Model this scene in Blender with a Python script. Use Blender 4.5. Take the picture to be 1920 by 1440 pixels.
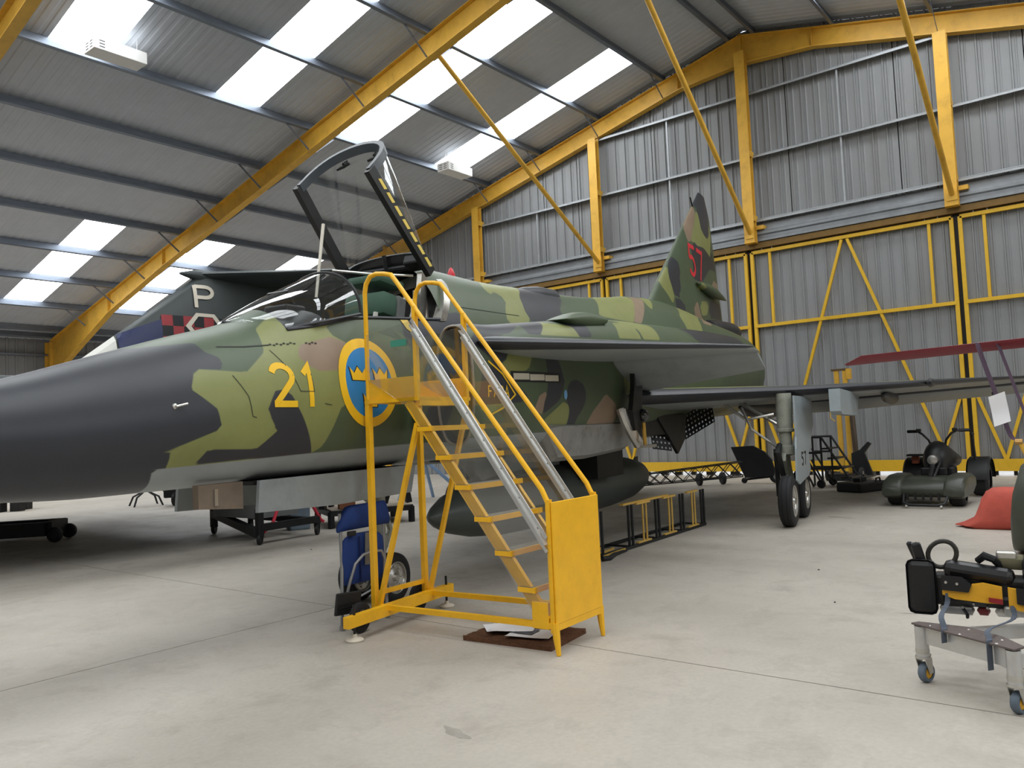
import bpy, bmesh, math, random
from mathutils import Vector, Matrix
random.seed(7)
scene = bpy.context.scene
COL = scene.collection
for o in list(bpy.data.objects): bpy.data.objects.remove(o)

# ---------------------------------------------------------------- camera
CAM_H = 1.35
cam_d = bpy.data.cameras.new('camera'); cam = bpy.data.objects.new('camera', cam_d); COL.objects.link(cam)
cam_d.sensor_width = 36.0; cam_d.lens = 1503.34*36/1920; cam_d.clip_start = .05; cam_d.clip_end = 300
RW = ((0.62534589, 0.0166067, 0.78017096), (-0.77910785, 0.0696224, 0.62301178), (-0.04397121, -0.99743518, 0.05647649))
mw = Matrix(((RW[0][0], -RW[0][1], -RW[0][2], 0), (RW[1][0], -RW[1][1], -RW[1][2], 0), (RW[2][0], -RW[2][1], -RW[2][2], CAM_H), (0, 0, 0, 1)))
cam.matrix_world = mw
scene.camera = cam

# ---------------------------------------------------------------- world and exposure
world = bpy.data.worlds.new('overcast_sky'); scene.world = world; world.use_nodes = True
bg = world.node_tree.nodes['Background']; bg.inputs[0].default_value = (.88, .94, 1, 1); bg.inputs[1].default_value = 2.2
scene.view_settings.view_transform = 'Standard'; scene.view_settings.look = 'None'
scene.view_settings.gamma = 1; scene.view_settings.use_curve_mapping = False
scene.view_settings.exposure = EXPOSURE = 0.0
ROOFLIGHT = 9.9

# ---------------------------------------------------------------- materials
MATS = {}
def srgb(r, g, b):
    f = lambda c: ((c/255+.055)/1.055)**2.4 if c > 10 else c/255/12.92
    return (f(r), f(g), f(b), 1)
def mat(name, col, rough=.6, metal=0, var=.12, scale=6.0, bump=0, spec=.5, dirt=None, dirt_amt=.0, dirt_scale=1.5, trans=0, coat=0, ior=1.45, stretch=None):
    if name in MATS: return MATS[name]
    m = bpy.data.materials.new(name); m.use_nodes = True; nt = m.node_tree; N = nt.nodes; L = nt.links
    b = N['Principled BSDF']
    b.inputs['Roughness'].default_value = rough; b.inputs['Metallic'].default_value = metal
    b.inputs['Specular IOR Level'].default_value = spec; b.inputs['IOR'].default_value = ior
    if trans: b.inputs['Transmission Weight'].default_value = trans
    if coat: b.inputs['Coat Weight'].default_value = coat
    tc = N.new('ShaderNodeTexCoord'); co = tc.outputs['Object']
    if stretch:
        mp = N.new('ShaderNodeMapping'); mp.inputs['Scale'].default_value = stretch; L.new(co, mp.inputs[0]); co = mp.outputs[0]
    if var > 0:
        nz = N.new('ShaderNodeTexNoise'); nz.inputs['Scale'].default_value = scale; nz.inputs['Detail'].default_value = 6; nz.inputs['Roughness'].default_value = .65
        L.new(co, nz.inputs['Vector'])
        mr = N.new('ShaderNodeMapRange'); mr.inputs['From Min'].default_value = .3; mr.inputs['From Max'].default_value = .7
        mr.inputs['To Min'].default_value = 1-var; mr.inputs['To Max'].default_value = 1+var
        L.new(nz.outputs['Fac'], mr.inputs['Value'])
        mx = N.new('ShaderNodeMix'); mx.data_type = 'RGBA'; mx.blend_type = 'MULTIPLY'; mx.inputs[0].default_value = 1
        mx.inputs[6].default_value = col; L.new(mr.outputs[0], mx.inputs[7]); out = mx.outputs[2]
        if dirt:
            n2 = N.new('ShaderNodeTexNoise'); n2.inputs['Scale'].default_value = dirt_scale; n2.inputs['Detail'].default_value = 8; n2.inputs['Roughness'].default_value = .7
            L.new(co, n2.inputs['Vector'])
            r2 = N.new('ShaderNodeMapRange'); r2.inputs['From Min'].default_value = .5; r2.inputs['From Max'].default_value = .75; r2.inputs['To Max'].default_value = dirt_amt
            L.new(n2.outputs['Fac'], r2.inputs['Value'])
            m2 = N.new('ShaderNodeMix'); m2.data_type = 'RGBA'; L.new(r2.outputs[0], m2.inputs[0]); L.new(out, m2.inputs[6]); m2.inputs[7].default_value = dirt; out = m2.outputs[2]
        L.new(out, b.inputs['Base Color'])
        r3 = N.new('ShaderNodeMapRange'); r3.inputs['To Min'].default_value = max(.02, rough-.08); r3.inputs['To Max'].default_value = min(1, rough+.08)
        L.new(nz.outputs['Fac'], r3.inputs['Value']); L.new(r3.outputs[0], b.inputs['Roughness'])
        if bump:
            bp = N.new('ShaderNodeBump'); bp.inputs['Strength'].default_value = bump; bp.inputs['Distance'].default_value = .02
            L.new(nz.outputs['Fac'], bp.inputs['Height']); L.new(bp.outputs[0], b.inputs['Normal'])
    else: b.inputs['Base Color'].default_value = col
    MATS[name] = m; return m
def emit(name, col, s):
    if name in MATS: return MATS[name]
    m = bpy.data.materials.new(name); m.use_nodes = True; nt = m.node_tree
    b = nt.nodes['Principled BSDF']; b.inputs['Base Color'].default_value = (.8, .8, .8, 1)
    b.inputs['Emission Color'].default_value = col; b.inputs['Emission Strength'].default_value = s
    MATS[name] = m; return m
def clear(name, tint=(1, 1, 1, 1), rough=.02, refl=.12, haze=0.0):
    # thin clear sheet: mostly straight-through, fresnel gloss, a little dust haze
    if name in MATS: return MATS[name]
    m = bpy.data.materials.new(name); m.use_nodes = True; nt = m.node_tree; N = nt.nodes; L = nt.links; N.clear()
    o = N.new('ShaderNodeOutputMaterial'); t = N.new('ShaderNodeBsdfTransparent'); t.inputs[0].default_value = tint
    g = N.new('ShaderNodeBsdfGlossy'); g.inputs['Roughness'].default_value = rough; g.inputs[0].default_value = (1, 1, 1, 1)
    lw = N.new('ShaderNodeFresnel'); lw.inputs['IOR'].default_value = 1.5
    geo = N.new('ShaderNodeNewGeometry')
    # both faces behave alike
    mv = N.new('ShaderNodeMix'); mv.data_type = 'FLOAT'; mv.inputs[2].default_value = 1.5; mv.inputs[3].default_value = 1/1.5
    L.new(geo.outputs['Backfacing'], mv.inputs[0]); L.new(mv.outputs[0], lw.inputs['IOR'])
    mul = N.new('ShaderNodeMath'); mul.operation = 'MULTIPLY_ADD'; mul.inputs[1].default_value = 1.0; mul.inputs[2].default_value = refl-.04; mul.use_clamp = True
    L.new(lw.outputs[0], mul.inputs[0])
    mx = N.new('ShaderNodeMixShader'); L.new(mul.outputs[0], mx.inputs[0]); L.new(t.outputs[0], mx.inputs[1]); L.new(g.outputs[0], mx.inputs[2])
    out = mx.outputs[0]
    if haze:
        d = N.new('ShaderNodeBsdfDiffuse'); d.inputs[0].default_value = (.6, .58, .54, 1)
        nz = N.new('ShaderNodeTexNoise'); nz.inputs['Scale'].default_value = 9; nz.inputs['Detail'].default_value = 8
        mr = N.new('ShaderNodeMapRange'); mr.inputs['From Min'].default_value = .3; mr.inputs['To Min'].default_value = haze*.4; mr.inputs['To Max'].default_value = haze*1.6
        L.new(nz.outputs['Fac'], mr.inputs['Value'])
        m2 = N.new('ShaderNodeMixShader'); L.new(mr.outputs[0], m2.inputs[0]); L.new(out, m2.inputs[1]); L.new(d.outputs[0], m2.inputs[2]); out = m2.outputs[0]
    L.new(out, o.inputs[0]); MATS[name] = m; return m

STEEL_YEL = mat('yellow_steel', srgb(216, 168, 62), .45, var=.10, scale=3, dirt=srgb(120, 88, 30), dirt_amt=.35, dirt_scale=2.5)
DOOR_YEL = mat('door_yellow', srgb(216, 172, 40), .5, var=.12, scale=4, dirt=srgb(110, 84, 30), dirt_amt=.4, dirt_scale=4)
LADDER_YEL = mat('ladder_yellow', srgb(248, 188, 34), .38, var=.06, scale=8, dirt=srgb(190, 130, 24), dirt_amt=.25, dirt_scale=9, bump=.03)
GALV = mat('galvanised_steel', srgb(116, 124, 136), .42, metal=.5, var=.18, scale=5, stretch=(.4, 3, 3))
GALV_L = mat('galvanised_light', srgb(164, 168, 172), .45, metal=.4, var=.12, scale=5)
CLAD = mat('wall_cladding', srgb(135, 137, 139), .55, metal=.15, var=.07, scale=2.2, dirt=srgb(120, 118, 112), dirt_amt=.35, dirt_scale=1.2, stretch=(1, 1, .25))
ROOF = mat('roof_cladding', srgb(184, 189, 198), .7, var=.05, scale=2)
BLACK = mat('black_steel', srgb(24, 25, 27), .5, var=.25, scale=8)
RUBBER = mat('tyre_rubber', srgb(30, 30, 32), .75, var=.2, scale=12)
ALU = mat('aluminium', srgb(198, 198, 196), .38, metal=.6, var=.1, scale=7)
STEELG = mat('grey_tube', srgb(150, 151, 152), .4, metal=.5, var=.1)
WHITE = mat('white_paint', srgb(232, 232, 230), .5, var=.04)
PAPER = mat('paper', srgb(236, 236, 238), .7, var=.02)

# ---------------------------------------------------------------- mesh helpers
class MB:
    def __init__(s): s.v = []; s.f = []; s.mi = []; s.cur = 0
    def add(s, vs, fs):
        n = len(s.v); s.v += [tuple(p) for p in vs]
        for f in fs: s.f.append(tuple(i+n for i in f)); s.mi.append(s.cur)
        return s
    def box(s, lo, hi):
        x0, y0, z0 = lo; x1, y1, z1 = hi
        return s.add([(x0,y0,z0),(x1,y0,z0),(x1,y1,z0),(x0,y1,z0),(x0,y0,z1),(x1,y0,z1),(x1,y1,z1),(x0,y1,z1)],
                     [(0,3,2,1),(4,5,6,7),(0,1,5,4),(1,2,6,5),(2,3,7,6),(3,0,4,7)])
    def cbox(s, c, sz, rot=None, bev=0):
        h = [q/2 for q in sz]; M = rot if rot else Matrix.Identity(3)
        if bev:
            bm = bmesh.new(); bmesh.ops.create_cube(bm, size=1)
            for v in bm.verts: v.co = Vector((v.co.x*sz[0], v.co.y*sz[1], v.co.z*sz[2]))
            bmesh.ops.bevel(bm, geom=bm.edges[:], offset=bev, segments=2, affect='EDGES', profile=.5)
            vs = [M @ v.co + Vector(c) for v in bm.verts]; bm.verts.index_update(); fs = [[v.index for v in f.verts] for f in bm.faces]; bm.free()
            return s.add(vs, fs)
        vs = [M @ Vector((a*h[0], b*h[1], d*h[2])) + Vector(c) for d in (-1, 1) for a, b in ((-1,-1),(1,-1),(1,1),(-1,1))]
        return s.add(vs, [(0,3,2,1),(4,5,6,7),(0,1,5,4),(1,2,6,5),(2,3,7,6),(3,0,4,7)])
    @staticmethod
    def frame(d, up=(0, 0, 1)):
        d = Vector(d).normalized(); up = Vector(up)
        if abs(d.dot(up)) > .99: up = Vector((1, 0, 0))
        a = d.cross(up).normalized(); b = a.cross(d).normalized()
        return d, a, b
    def bar(s, p, q, w, h, up=(0, 0, 1)):
        p = Vector(p); q = Vector(q); d, a, b = s.frame(q-p, up); vs = []
        for o in (p, q):
            for i, j in ((-1,-1),(1,-1),(1,1),(-1,1)): vs.append(o + a*(i*w/2) + b*(j*h/2))
        return s.add(vs, [(0,1,2,3),(4,7,6,5),(0,4,5,1),(1,5,6,2),(2,6,7,3),(3,7,4,0)])
    def tube(s, pts, r, n=10, cap=True, closed=False):
        pts = [Vector(p) for p in pts]; m = len(pts); rs = r if isinstance(r, (list, tuple)) else [r]*m
        base = len(s.v); up = Vector((0, 0, 1)); rings = []
        prev = None
        for i, p in enumerate(pts):
            if closed: t = (pts[(i+1) % m]-pts[i-1])
            elif i == 0: t = pts[1]-p
            elif i == m-1: t = p-pts[i-1]
            else: t = (pts[i+1]-p).normalized()+(p-pts[i-1]).normalized()
            t.normalize()
            if prev is None:
                a = t.cross(up) if abs(t.dot(up)) < .95 else t.cross(Vector((1, 0, 0)))
            else: a = prev - t*prev.dot(t)
            a.normalize(); prev = a; b = t.cross(a)
            k = 1.0
            if 0 < i < m-1 and not closed:
                c = (pts[i+1]-p).normalized().dot(t); k = 1/max(.5, c)
            rings.append([p + a*(rs[i]*k*math.cos(2*math.pi*j/n)) + b*(rs[i]*k*math.sin(2*math.pi*j/n)) for j in range(n)])
        vs = [p for rg in rings for p in rg]; fs = []
        for i in range(m if closed else m-1):
            i2 = (i+1) % m
            for j in range(n):
                k = (j+1) % n; fs.append((i*n+j, i*n+k, i2*n+k, i2*n+j))
        if cap and not closed: fs.append(tuple(range(n-1, -1, -1))); fs.append(tuple((m-1)*n+j for j in range(n)))
        return s.add(vs, fs)
    def cyl(s, p, q, r, n=16): return s.tube([p, q], r, n)
    def lathe(s, c, axis, prof, n=24, cap=True):
        # prof: list of (along, radius)
        c = Vector(c); d, a, b = s.frame(axis); vs = []; m = len(prof)
        for t, r in prof:
            for j in range(n):
                g = 2*math.pi*j/n; vs.append(c + d*t + a*(r*math.cos(g)) + b*(r*math.sin(g)))
        fs = [(i*n+j, i*n+(j+1) % n, (i+1)*n+(j+1) % n, (i+1)*n+j) for i in range(m-1) for j in range(n)]
        if cap: fs += [tuple(range(n-1, -1, -1)), tuple((m-1)*n+j for j in range(n))]
        return s.add(vs, fs)
    def prism(s, poly, o, ax, ay, an, t):
        # polygon in plane (o, ax, ay), extruded t along an
        o = Vector(o); ax = Vector(ax); ay = Vector(ay); an = Vector(an); n = len(poly)
        vs = [o+ax*x+ay*y for x, y in poly] + [o+ax*x+ay*y+an*t for x, y in poly]
        fs = [tuple(range(n-1, -1, -1)), tuple(range(n, 2*n))] + [(i, (i+1) % n, n+(i+1) % n, n+i) for i in range(n)]
        return s.add(vs, fs)
    def loft(s, rings, cap=True, closed=True):
        n = len(rings[0]); vs = [p for r in rings for p in r]; fs = []
        for i in range(len(rings)-1):
            for j in range(n if closed else n-1):
                k = (j+1) % n; fs.append((i*n+j, i*n+k, (i+1)*n+k, (i+1)*n+j))
        if cap and closed: fs += [tuple(range(n-1, -1, -1)), tuple((len(rings)-1)*n+j for j in range(n))]
        return s.add(vs, fs)
    def mesh(s, name, mats, smooth=False, angle=35, fix=True):
        me = bpy.data.meshes.new(name); me.from_pydata([tuple(v) for v in s.v], [], s.f)
        if not isinstance(mats, (list, tuple)): mats = [mats]
        for m in mats: me.materials.append(m)
        if len(mats) > 1: me.polygons.foreach_set('material_index', s.mi)
        if fix:
            bm = bmesh.new(); bm.from_mesh(me); bmesh.ops.recalc_face_normals(bm, faces=bm.faces[:]); bm.to_mesh(me); bm.free()
        if smooth:
            me.polygons.foreach_set('use_smooth', [True]*len(me.polygons))
            try: me.set_sharp_from_angle(angle=math.radians(angle))
            except Exception: pass
        me.update(); return me
    def build(s, name, mats, parent=None, smooth=False, angle=35, fix=True, label=None):
        return link(name, s.mesh(name, mats, smooth, angle, fix), parent, label)
def link(name, me, parent=None, label=None):
    o = bpy.data.objects.new(name, me); COL.objects.link(o)
    if parent is not None: o.parent = parent
    if label: o['label'] = label
    return o
def tag(o, label, cat, group=None):
    o['label'] = label; o['category'] = cat
    if group: o['group'] = group
    return o
def thing(name, label, cat, loc=(0, 0, 0), rz=0, group=None):
    o = bpy.data.objects.new(name, None); COL.objects.link(o); o.location = loc; o.rotation_euler = (0, 0, rz)
    o.empty_display_size = .2
    return tag(o, label, cat, group)
def structure(name, label, cat='structure', loc=(0, 0, 0)):
    o = bpy.data.objects.new(name, None); COL.objects.link(o); o.location = loc; o['kind'] = 'structure'; o['label'] = label; o['category'] = cat
    return o
def copy_tree(o, parent=None):
    c = o.copy(); COL.objects.link(c)
    if parent is not None: c.parent = parent
    for ch in list(o.children): copy_tree(ch, c)
    return c
def lerp(a, b, t): return a+(b-a)*t
def interp(x, xs, ys):
    if x <= xs[0]: return ys[0]
    for i in range(len(xs)-1):
        if x <= xs[i+1]:
            return ys[i]+(ys[i+1]-ys[i])*(x-xs[i])/(xs[i+1]-xs[i])
    return ys[-1]
def pchip(x, xs, ys):
    n = len(xs)
    if x <= xs[0]: return ys[0]
    if x >= xs[-1]: return ys[-1]
    h = [xs[i+1]-xs[i] for i in range(n-1)]; d = [(ys[i+1]-ys[i])/h[i] for i in range(n-1)]
    m = [d[0]] + [0 if d[i-1]*d[i] <= 0 else 2*d[i-1]*d[i]/(d[i-1]+d[i]) for i in range(1, n-1)] + [d[-1]]
    for i in range(n-1):
        if x <= xs[i+1]:
            t = (x-xs[i])/h[i]; t2 = t*t; t3 = t2*t
            return (2*t3-3*t2+1)*ys[i]+(t3-2*t2+t)*h[i]*m[i]+(-2*t3+3*t2)*ys[i+1]+(t3-t2)*h[i]*m[i+1]
def rotz(a): return Matrix.Rotation(a, 3, 'Z')
# ================================================================ the hangar
RY, SL = 7.28, .236                       # ridge line and roof slope
WL, WR = 31.0, 2*RY-31.0                  # left and right eaves walls
XB, XF = 18.86, -15.0                     # gable wall and the wall behind the camera
def roofz(y, z0=10.9): return z0-SL*abs(y-RY)

# floor slabs with saw-cut joints
floor = structure('floor', 'pale worn concrete hangar floor with saw-cut joints', 'floor')
CONC = bpy.data.materials.new('concrete'); CONC.use_nodes = True
def _conc():
    nt = CONC.node_tree; N = nt.nodes; L = nt.links; b = N['Principled BSDF']
    tc = N.new('ShaderNodeTexCoord')
    def noise(sc, det=8, ro=.65, dist=0):
        n = N.new('ShaderNodeTexNoise'); n.inputs['Scale'].default_value = sc; n.inputs['Detail'].default_value = det; n.inputs['Roughness'].default_value = ro; n.inputs['Distortion'].default_value = dist
        L.new(tc.outputs['Object'], n.inputs['Vector']); return n.outputs['Fac']
    def rng(f, a, b_, c, d):
        m = N.new('ShaderNodeMapRange'); m.inputs['From Min'].default_value = a; m.inputs['From Max'].default_value = b_; m.inputs['To Min'].default_value = c; m.inputs['To Max'].default_value = d
        L.new(f, m.inputs['Value']); return m.outputs[0]
    def mix(fac, a, c, mode='MIX'):
        m = N.new('ShaderNodeMix'); m.data_type = 'RGBA'; m.blend_type = mode
        if isinstance(fac, float): m.inputs[0].default_value = fac
        else: L.new(fac, m.inputs[0])
        for i, q in ((6, a), (7, c)):
            if isinstance(q, tuple): m.inputs[i].default_value = q
            else: L.new(q, m.inputs[i])
        return m.outputs[2]
    big = noise(.55, 6, .6, .4); mid = noise(2.6, 9, .7, .3); fine = noise(38, 4, .6); spk = noise(9, 10, .75)
    c = mix(rng(big, .35, .68, 0, 1), srgb(176, 169, 158), srgb(193, 186, 175))
    c = mix(rng(mid, .5, .72, 0, .55), c, srgb(147, 138, 128))
    c = mix(rng(spk, .62, .72, 0, .5), c, srgb(203, 196, 185))
    c = mix(rng(fine, .3, .7, .0, .22), c, srgb(132, 126, 117))
    c = mix(rng(noise(1.1, 10, .8, .8), .6, .74, 0, .45), c, srgb(130, 124, 115))
    L.new(c, b.inputs['Base Color'])
    L.new(rng(mid, .3, .7, .38, .62), b.inputs['Roughness']); b.inputs['Specular IOR Level'].default_value = .4
    bp = N.new('ShaderNodeBump'); bp.inputs['Strength'].default_value = .12; bp.inputs['Distance'].default_value = .01; L.new(spk, bp.inputs['Height']); L.new(bp.outputs[0], b.inputs['Normal'])
_conc()
MATS['concrete'] = CONC
JOINT = mat('joint_dark', srgb(92, 84, 76), .9, var=.2)
MB().box((XF-2, WR-2, -.3), (40, WL+2, -.012)).build('subfloor', JOINT, floor)
def slab(x0, y0, x1, y1):
    g = .005
    m = MB().box((x0+g, y0+g, -.012), (x1-g, y1-g, 0)); m.build('slab', CONC, floor)
ys_cut = [WR-1, -6.8, -.8, 5.2, 11.2, 17.2, 23.2, WL+1]
for xa, xb in ((XF-1, -7.85), (-7.85, -1.85), (-1.85, 4.15)):
    for ya, yb in zip(ys_cut[:-1], ys_cut[1:]): slab(xa, ya, xb, yb)
slab(4.15, WR-1, 18.6, WL+1); slab(18.6, WR-1, 40, WL+1)
# loose scraps and rubber smears on the slabs
SMEAR = mat('rubber_smear', srgb(150, 144, 134), .8, var=.2)
for (x, y, l, w, a) in ((2.68, 2.55, .10, .030, .4), (5.9, 1.35, .11, .012, .9), (11.0, 3.35, .22, .04, .3)):
    o = MB(); o.add([(math.cos(t)*l*(1+.2*math.sin(3*t+x)), math.sin(t)*w*(1+.25*math.cos(5*t)), .0006) for t in [k*math.pi/12 for k in range(24)]], [tuple(range(24))])
    s = o.build('rubber_smear', SMEAR, floor); s.location = (x, y, 0); s.rotation_euler.z = a-math.atan2(.62, .78)+1.57

GRIT = mat('grit_dark', srgb(52, 48, 44), .9, var=.2)
for (x, y, a) in ((6.1, 8.1, .2), (6.35, 7.6, 1.1), (7.9, 7.2, .5), (6.0, 1.9, .3), (7.2, 2.4, .8)):
    g_ = MB().cbox((0, 0, .004), (.016, .01, .006)).build('grit', GRIT, floor); g_.location = (x, y, 0); g_.rotation_euler.z = a
# roof ------------------------------------------------------------
ceiling = structure('ceiling', 'grey sheet metal hangar roof with white rooflights, purlins and yellow rafters', 'ceiling')
RL_W = 1.1; RL_X = [6.1+3.4*k for k in range(-6, 4)]
PURL = [9.42+2.02*k for k in range(11)]
bays = [(RY, PURL[0])]+list(zip(PURL[:-1], PURL[1:]))+[(PURL[-1], WL+.3)]
lit = {1: 1, 2: 1, 3: 1, 7: 1, 8: 1, 9: 1}     # bays that carry rooflight sheets
RLM = emit('rooflight_sheet', (.93, .97, 1, 1), ROOFLIGHT)
def panel_on(rx, bi, side): return rx > -8
def roof_strip(m, x0, x1, y0, y1, side):
    # corrugated strip between two purlins
    xs = []; x = x0
    prof = ((0, 0), (.1, 0), (.12, .012), (.18, .012))
    k0 = math.floor(x0/.2)
    k = k0
    while k*.2 < x1:
        for dx, dz in prof:
            xx = k*.2+dx
            if x0 <= xx <= x1: xs.append((xx, dz))
        k += 1
    if not xs or xs[0][0] > x0: xs.insert(0, (x0, 0))
    if xs[-1][0] < x1: xs.append((x1, 0))
    vs = []
    for y in (y0, y1):
        Y = y if side > 0 else 2*RY-y
        for xx, dz in xs: vs.append((xx, Y, roofz(Y)+dz))
    n = len(xs); m.add(vs, [(i, i+1, n+i+1, n+i) for i in range(n-1)])
for side in (1, -1):
    for bi, (ya, yb) in enumerate(bays):
        m = MB()
        if bi in lit:
            x = XF
            for rx in RL_X:
                if rx > x: roof_strip(m, x, rx, ya, yb, side)
                x = rx+RL_W
            roof_strip(m, x, XB, ya, yb, side)
            for rx in RL_X:
                if rx < XF: continue
                if not panel_on(rx, bi, side): roof_strip(m, rx, rx+RL_W, ya, yb, side); continue
                y_a = ya+(.11 if bi-1 not in lit else 0)
                if y_a > ya: roof_strip(m, rx, rx+RL_W, ya, y_a, side)
                Ya, Yb = (y_a, yb) if side > 0 else (2*RY-y_a, 2*RY-yb); q = MB()
                q.add([(rx, Ya, roofz(Ya)+.002), (rx+RL_W, Ya, roofz(Ya)+.002), (rx+RL_W, Yb, roofz(Yb)+.002), (rx, Yb, roofz(Yb)+.002), (rx, Ya, roofz(Ya)+.02), (rx+RL_W, Ya, roofz(Ya)+.02), (rx+RL_W, Yb, roofz(Yb)+.02), (rx, Yb, roofz(Yb)+.02)], [(0, 1, 2, 3)]).build('rooflight', RLM, ceiling, fix=False)
        else: roof_strip(m, XF, XB, ya, yb, side)
        m.build('roof_sheeting', ROOF, ceiling, fix=False)
# closed outer skin above the lining keeps stray sky out
# purlins: Z sections
def zsec(name, y, zb, side, x0, x1, h=.2, parent=None, matl=GALV):
    t = .012; w = .075; s = SL*side
    # polygon in (y,z): lower flange, web, upper flange
    poly = [(-w, 0), (t/2, 0), (t/2, h-t), (w, h-t), (w, h), (-t/2, h), (-t/2, t), (-w+t, t), (-w+t, .03), (-w, .03)]
    return MB().prism(poly, (x0, y, zb), (0, 1, -s), (0, 0, 1), (1, 0, 0), x1-x0).build(name, matl, parent)
FR = [-14.85, -8.1, -1.5, 5.22, 12.02, 18.66]      # portal frames
for side in (1, -1):
    for y in [RY+.32]+PURL+[WL-.7]:
        Y = y if side > 0 else 2*RY-y
        zsec('purlin', Y, roofz(Y)-.2, side, XF, XB-.05, parent=ceiling)
# rafters: I sections, haunched at ridge and eaves; web, flanges
def rafter(xc, side, gable=False):
    m = MB(); wf = .2; tf = .022
    st = [(RY, .62), (RY+1.5, .5), (22.5, .5), (26.0, .62), (30.45, 1.35)]
    if gable: st = [(RY, .72), (RY+1.7, .46), (30.45, .46)]
    def z_top(y): return roofz(y)-.2
    for (ya, da), (yb, db) in zip(st[:-1], st[1:]):
        A = ya if side > 0 else 2*RY-ya; B = yb if side > 0 else 2*RY-yb
        za, zb = z_top(A), z_top(B)
        for (a0, a1, w) in ((0, tf, wf), (None, None, .012), (-1, 0, wf)):
            if a0 == 0: qa = (za-tf, za); qb = (zb-tf, zb)
            elif a0 is None: qa = (za-da+tf, za-tf); qb = (zb-db+tf, zb-tf)
            else: qa = (za-da, za-da+tf); qb = (zb-db, zb-db+tf)
            vs = []
            for Y, q in ((A, qa), (B, qb)):
                for xx, zz in ((-w/2, q[0]), (w/2, q[0]), (w/2, q[1]), (-w/2, q[1])): vs.append((xc+xx, Y, zz))
            m.add(vs, [(0,1,2,3),(7,6,5,4),(0,4,5,1),(1,5,6,2),(2,6,7,3),(3,7,4,0)])
    # end plate and splice stiffeners
    A = RY+.012*side; m.box((xc-wf/2, A-.012, z_top(RY)-st[0][1]-.1), (xc+wf/2, A+.012, z_top(RY)+.02))
    for yy in ((RY+1.5, 22.5, 26.0) if not gable else (RY+1.7,)):
        Y = yy if side > 0 else 2*RY-yy; d = interp(yy, [q[0] for q in st], [q[1] for q in st])
        m.box((xc-wf/2, Y-.006, z_top(Y)-d+.01), (xc+wf/2, Y+.006, z_top(Y)-.01))
    return m.build('rafter', STEEL_YEL, ceiling)
for x in FR:
    for side in (1, -1): rafter(x, side, gable=(x == FR[-1]))
for x in FR[:-1]:                                   # eaves columns
    for side in (1, -1):
        Y = 30.65 if side > 0 else 2*RY-30.65
        m = MB(); m.box((x-.1, Y-.22, 0), (x+.1, Y-.195, roofz(Y)-.2)); m.box((x-.1, Y+.195, 0), (x+.1, Y+.22, roofz(Y)-.2)); m.box((x-.008, Y-.2, 0), (x+.008, Y+.2, roofz(Y)-.2))
        m.build('column', STEEL_YEL, ceiling)
# fly stays between purlin and rafter flange
for x in FR[2:]:
    for k, y in enumerate(PURL[:10]):
        if k % 2 and x == 5.22: continue
        zp = roofz(y)-.1
        m = MB()
        if x != FR[-1]: m.bar((x+.75, y, zp-.05), (x+.1, y-.02, roofz(y)-.2-.48), .05, .008, up=(0, 1, 0)); m.bar((x-.75, y, zp-.05), (x-.1, y-.02, roofz(y)-.2-.48), .05, .008, up=(0, 1, 0))
        else: m.bar((x-.75, y, zp-.05), (x-.1, y-.02, roofz(y)-.2-.44), .05, .008, up=(0, 1, 0))
        m.build('fly_stay', GALV, ceiling)
for y in (3.0,):
    MB().bar((FR[-1]-.75, y, roofz(y)-.15), (FR[-1]-.1, y, roofz(y)-.66), .05, .008, up=(0, 1, 0)).build('fly_stay', GALV, ceiling)

# gable wall -------------------------------------------------------
wall_back = structure('wall_back', 'grey ribbed metal gable wall with yellow columns and steel rails', 'wall')
def ribbed(m, y0, y1, zb, zt, X, pitch=.3, dep=.035):
    # vertical ribs facing -X; zb, zt may be functions of y
    fb = zb if callable(zb) else (lambda y: zb); ft = zt if callable(zt) else (lambda y: zt)
    prof = ((0, 0), (.155, 0), (.175, -.012), (.19, -.012), (.21, 0), (.25, 0), (.262, -dep), (.288, -dep))
    pts = []; k = math.floor(y0/pitch)
    while k*pitch < y1:
        for dy, dx in prof:
            y = k*pitch+dy*pitch/.3
            if y0 <= y <= y1: pts.append((y, dx))
        k += 1
    if pts[0][0] > y0: pts.insert(0, (y0, 0))
    if pts[-1][0] < y1: pts.append((y1, 0))
    n = len(pts); vs = [(X+dx, y, fb(y)) for y, dx in pts]+[(X+dx, y, ft(y)) for y, dx in pts]
    m.add(vs, [(i, i+1, n+i+1, n+i) for i in range(n-1)])
DY0, DY1 = -1.45, 15.95
y = WR
while y < WL:
    y2 = min(WL, y+1.2); m = MB()
    zb = 5.55 if (y > DY0-.7 and y2 < DY1+.7) else 0
    ribbed(m, y-.01, y2+.01, zb, lambda q: roofz(q), XB+.002*(int(y*7) % 2), .3); m.build('cladding_sheet', CLAD, wall_back, fix=False); y = y2
def girt(z, y0, y1, w=.16, h=.055, matl=GALV_L, x=None):
    m = MB(); X = (XB-.04) if x is None else x
    m.box((X-w, y0, z-.006), (X, y1, z+.006)); m.box((X-w, y0, z-h), (X-w+.012, y1, z)); m.box((X-.012, y0, z), (X, y1, z+h))
    return m.build('girt', matl, wall_back)
COLS = [-5.7, -1.4, 2.97, 7.27, 11.57, 15.9, 20.2, 24.5]
for ya, yb in zip(COLS[:-1], COLS[1:]):
    for z in (6.12, 7.69, 9.25):
        if z < roofz((ya+yb)/2)-.75: girt(z, ya, yb)
    zc = [6.12, 7.69, 9.25]
    yc = (ya+yb)/2
    for za, zb in ((6.12, 7.69), (7.69, 9.25)):
        if zb < roofz(yc)-.4: MB().box((XB-.15, yc-.02, za), (XB-.13, yc+.02, zb)).build('sag_rod', GALV_L, wall_back)
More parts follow.
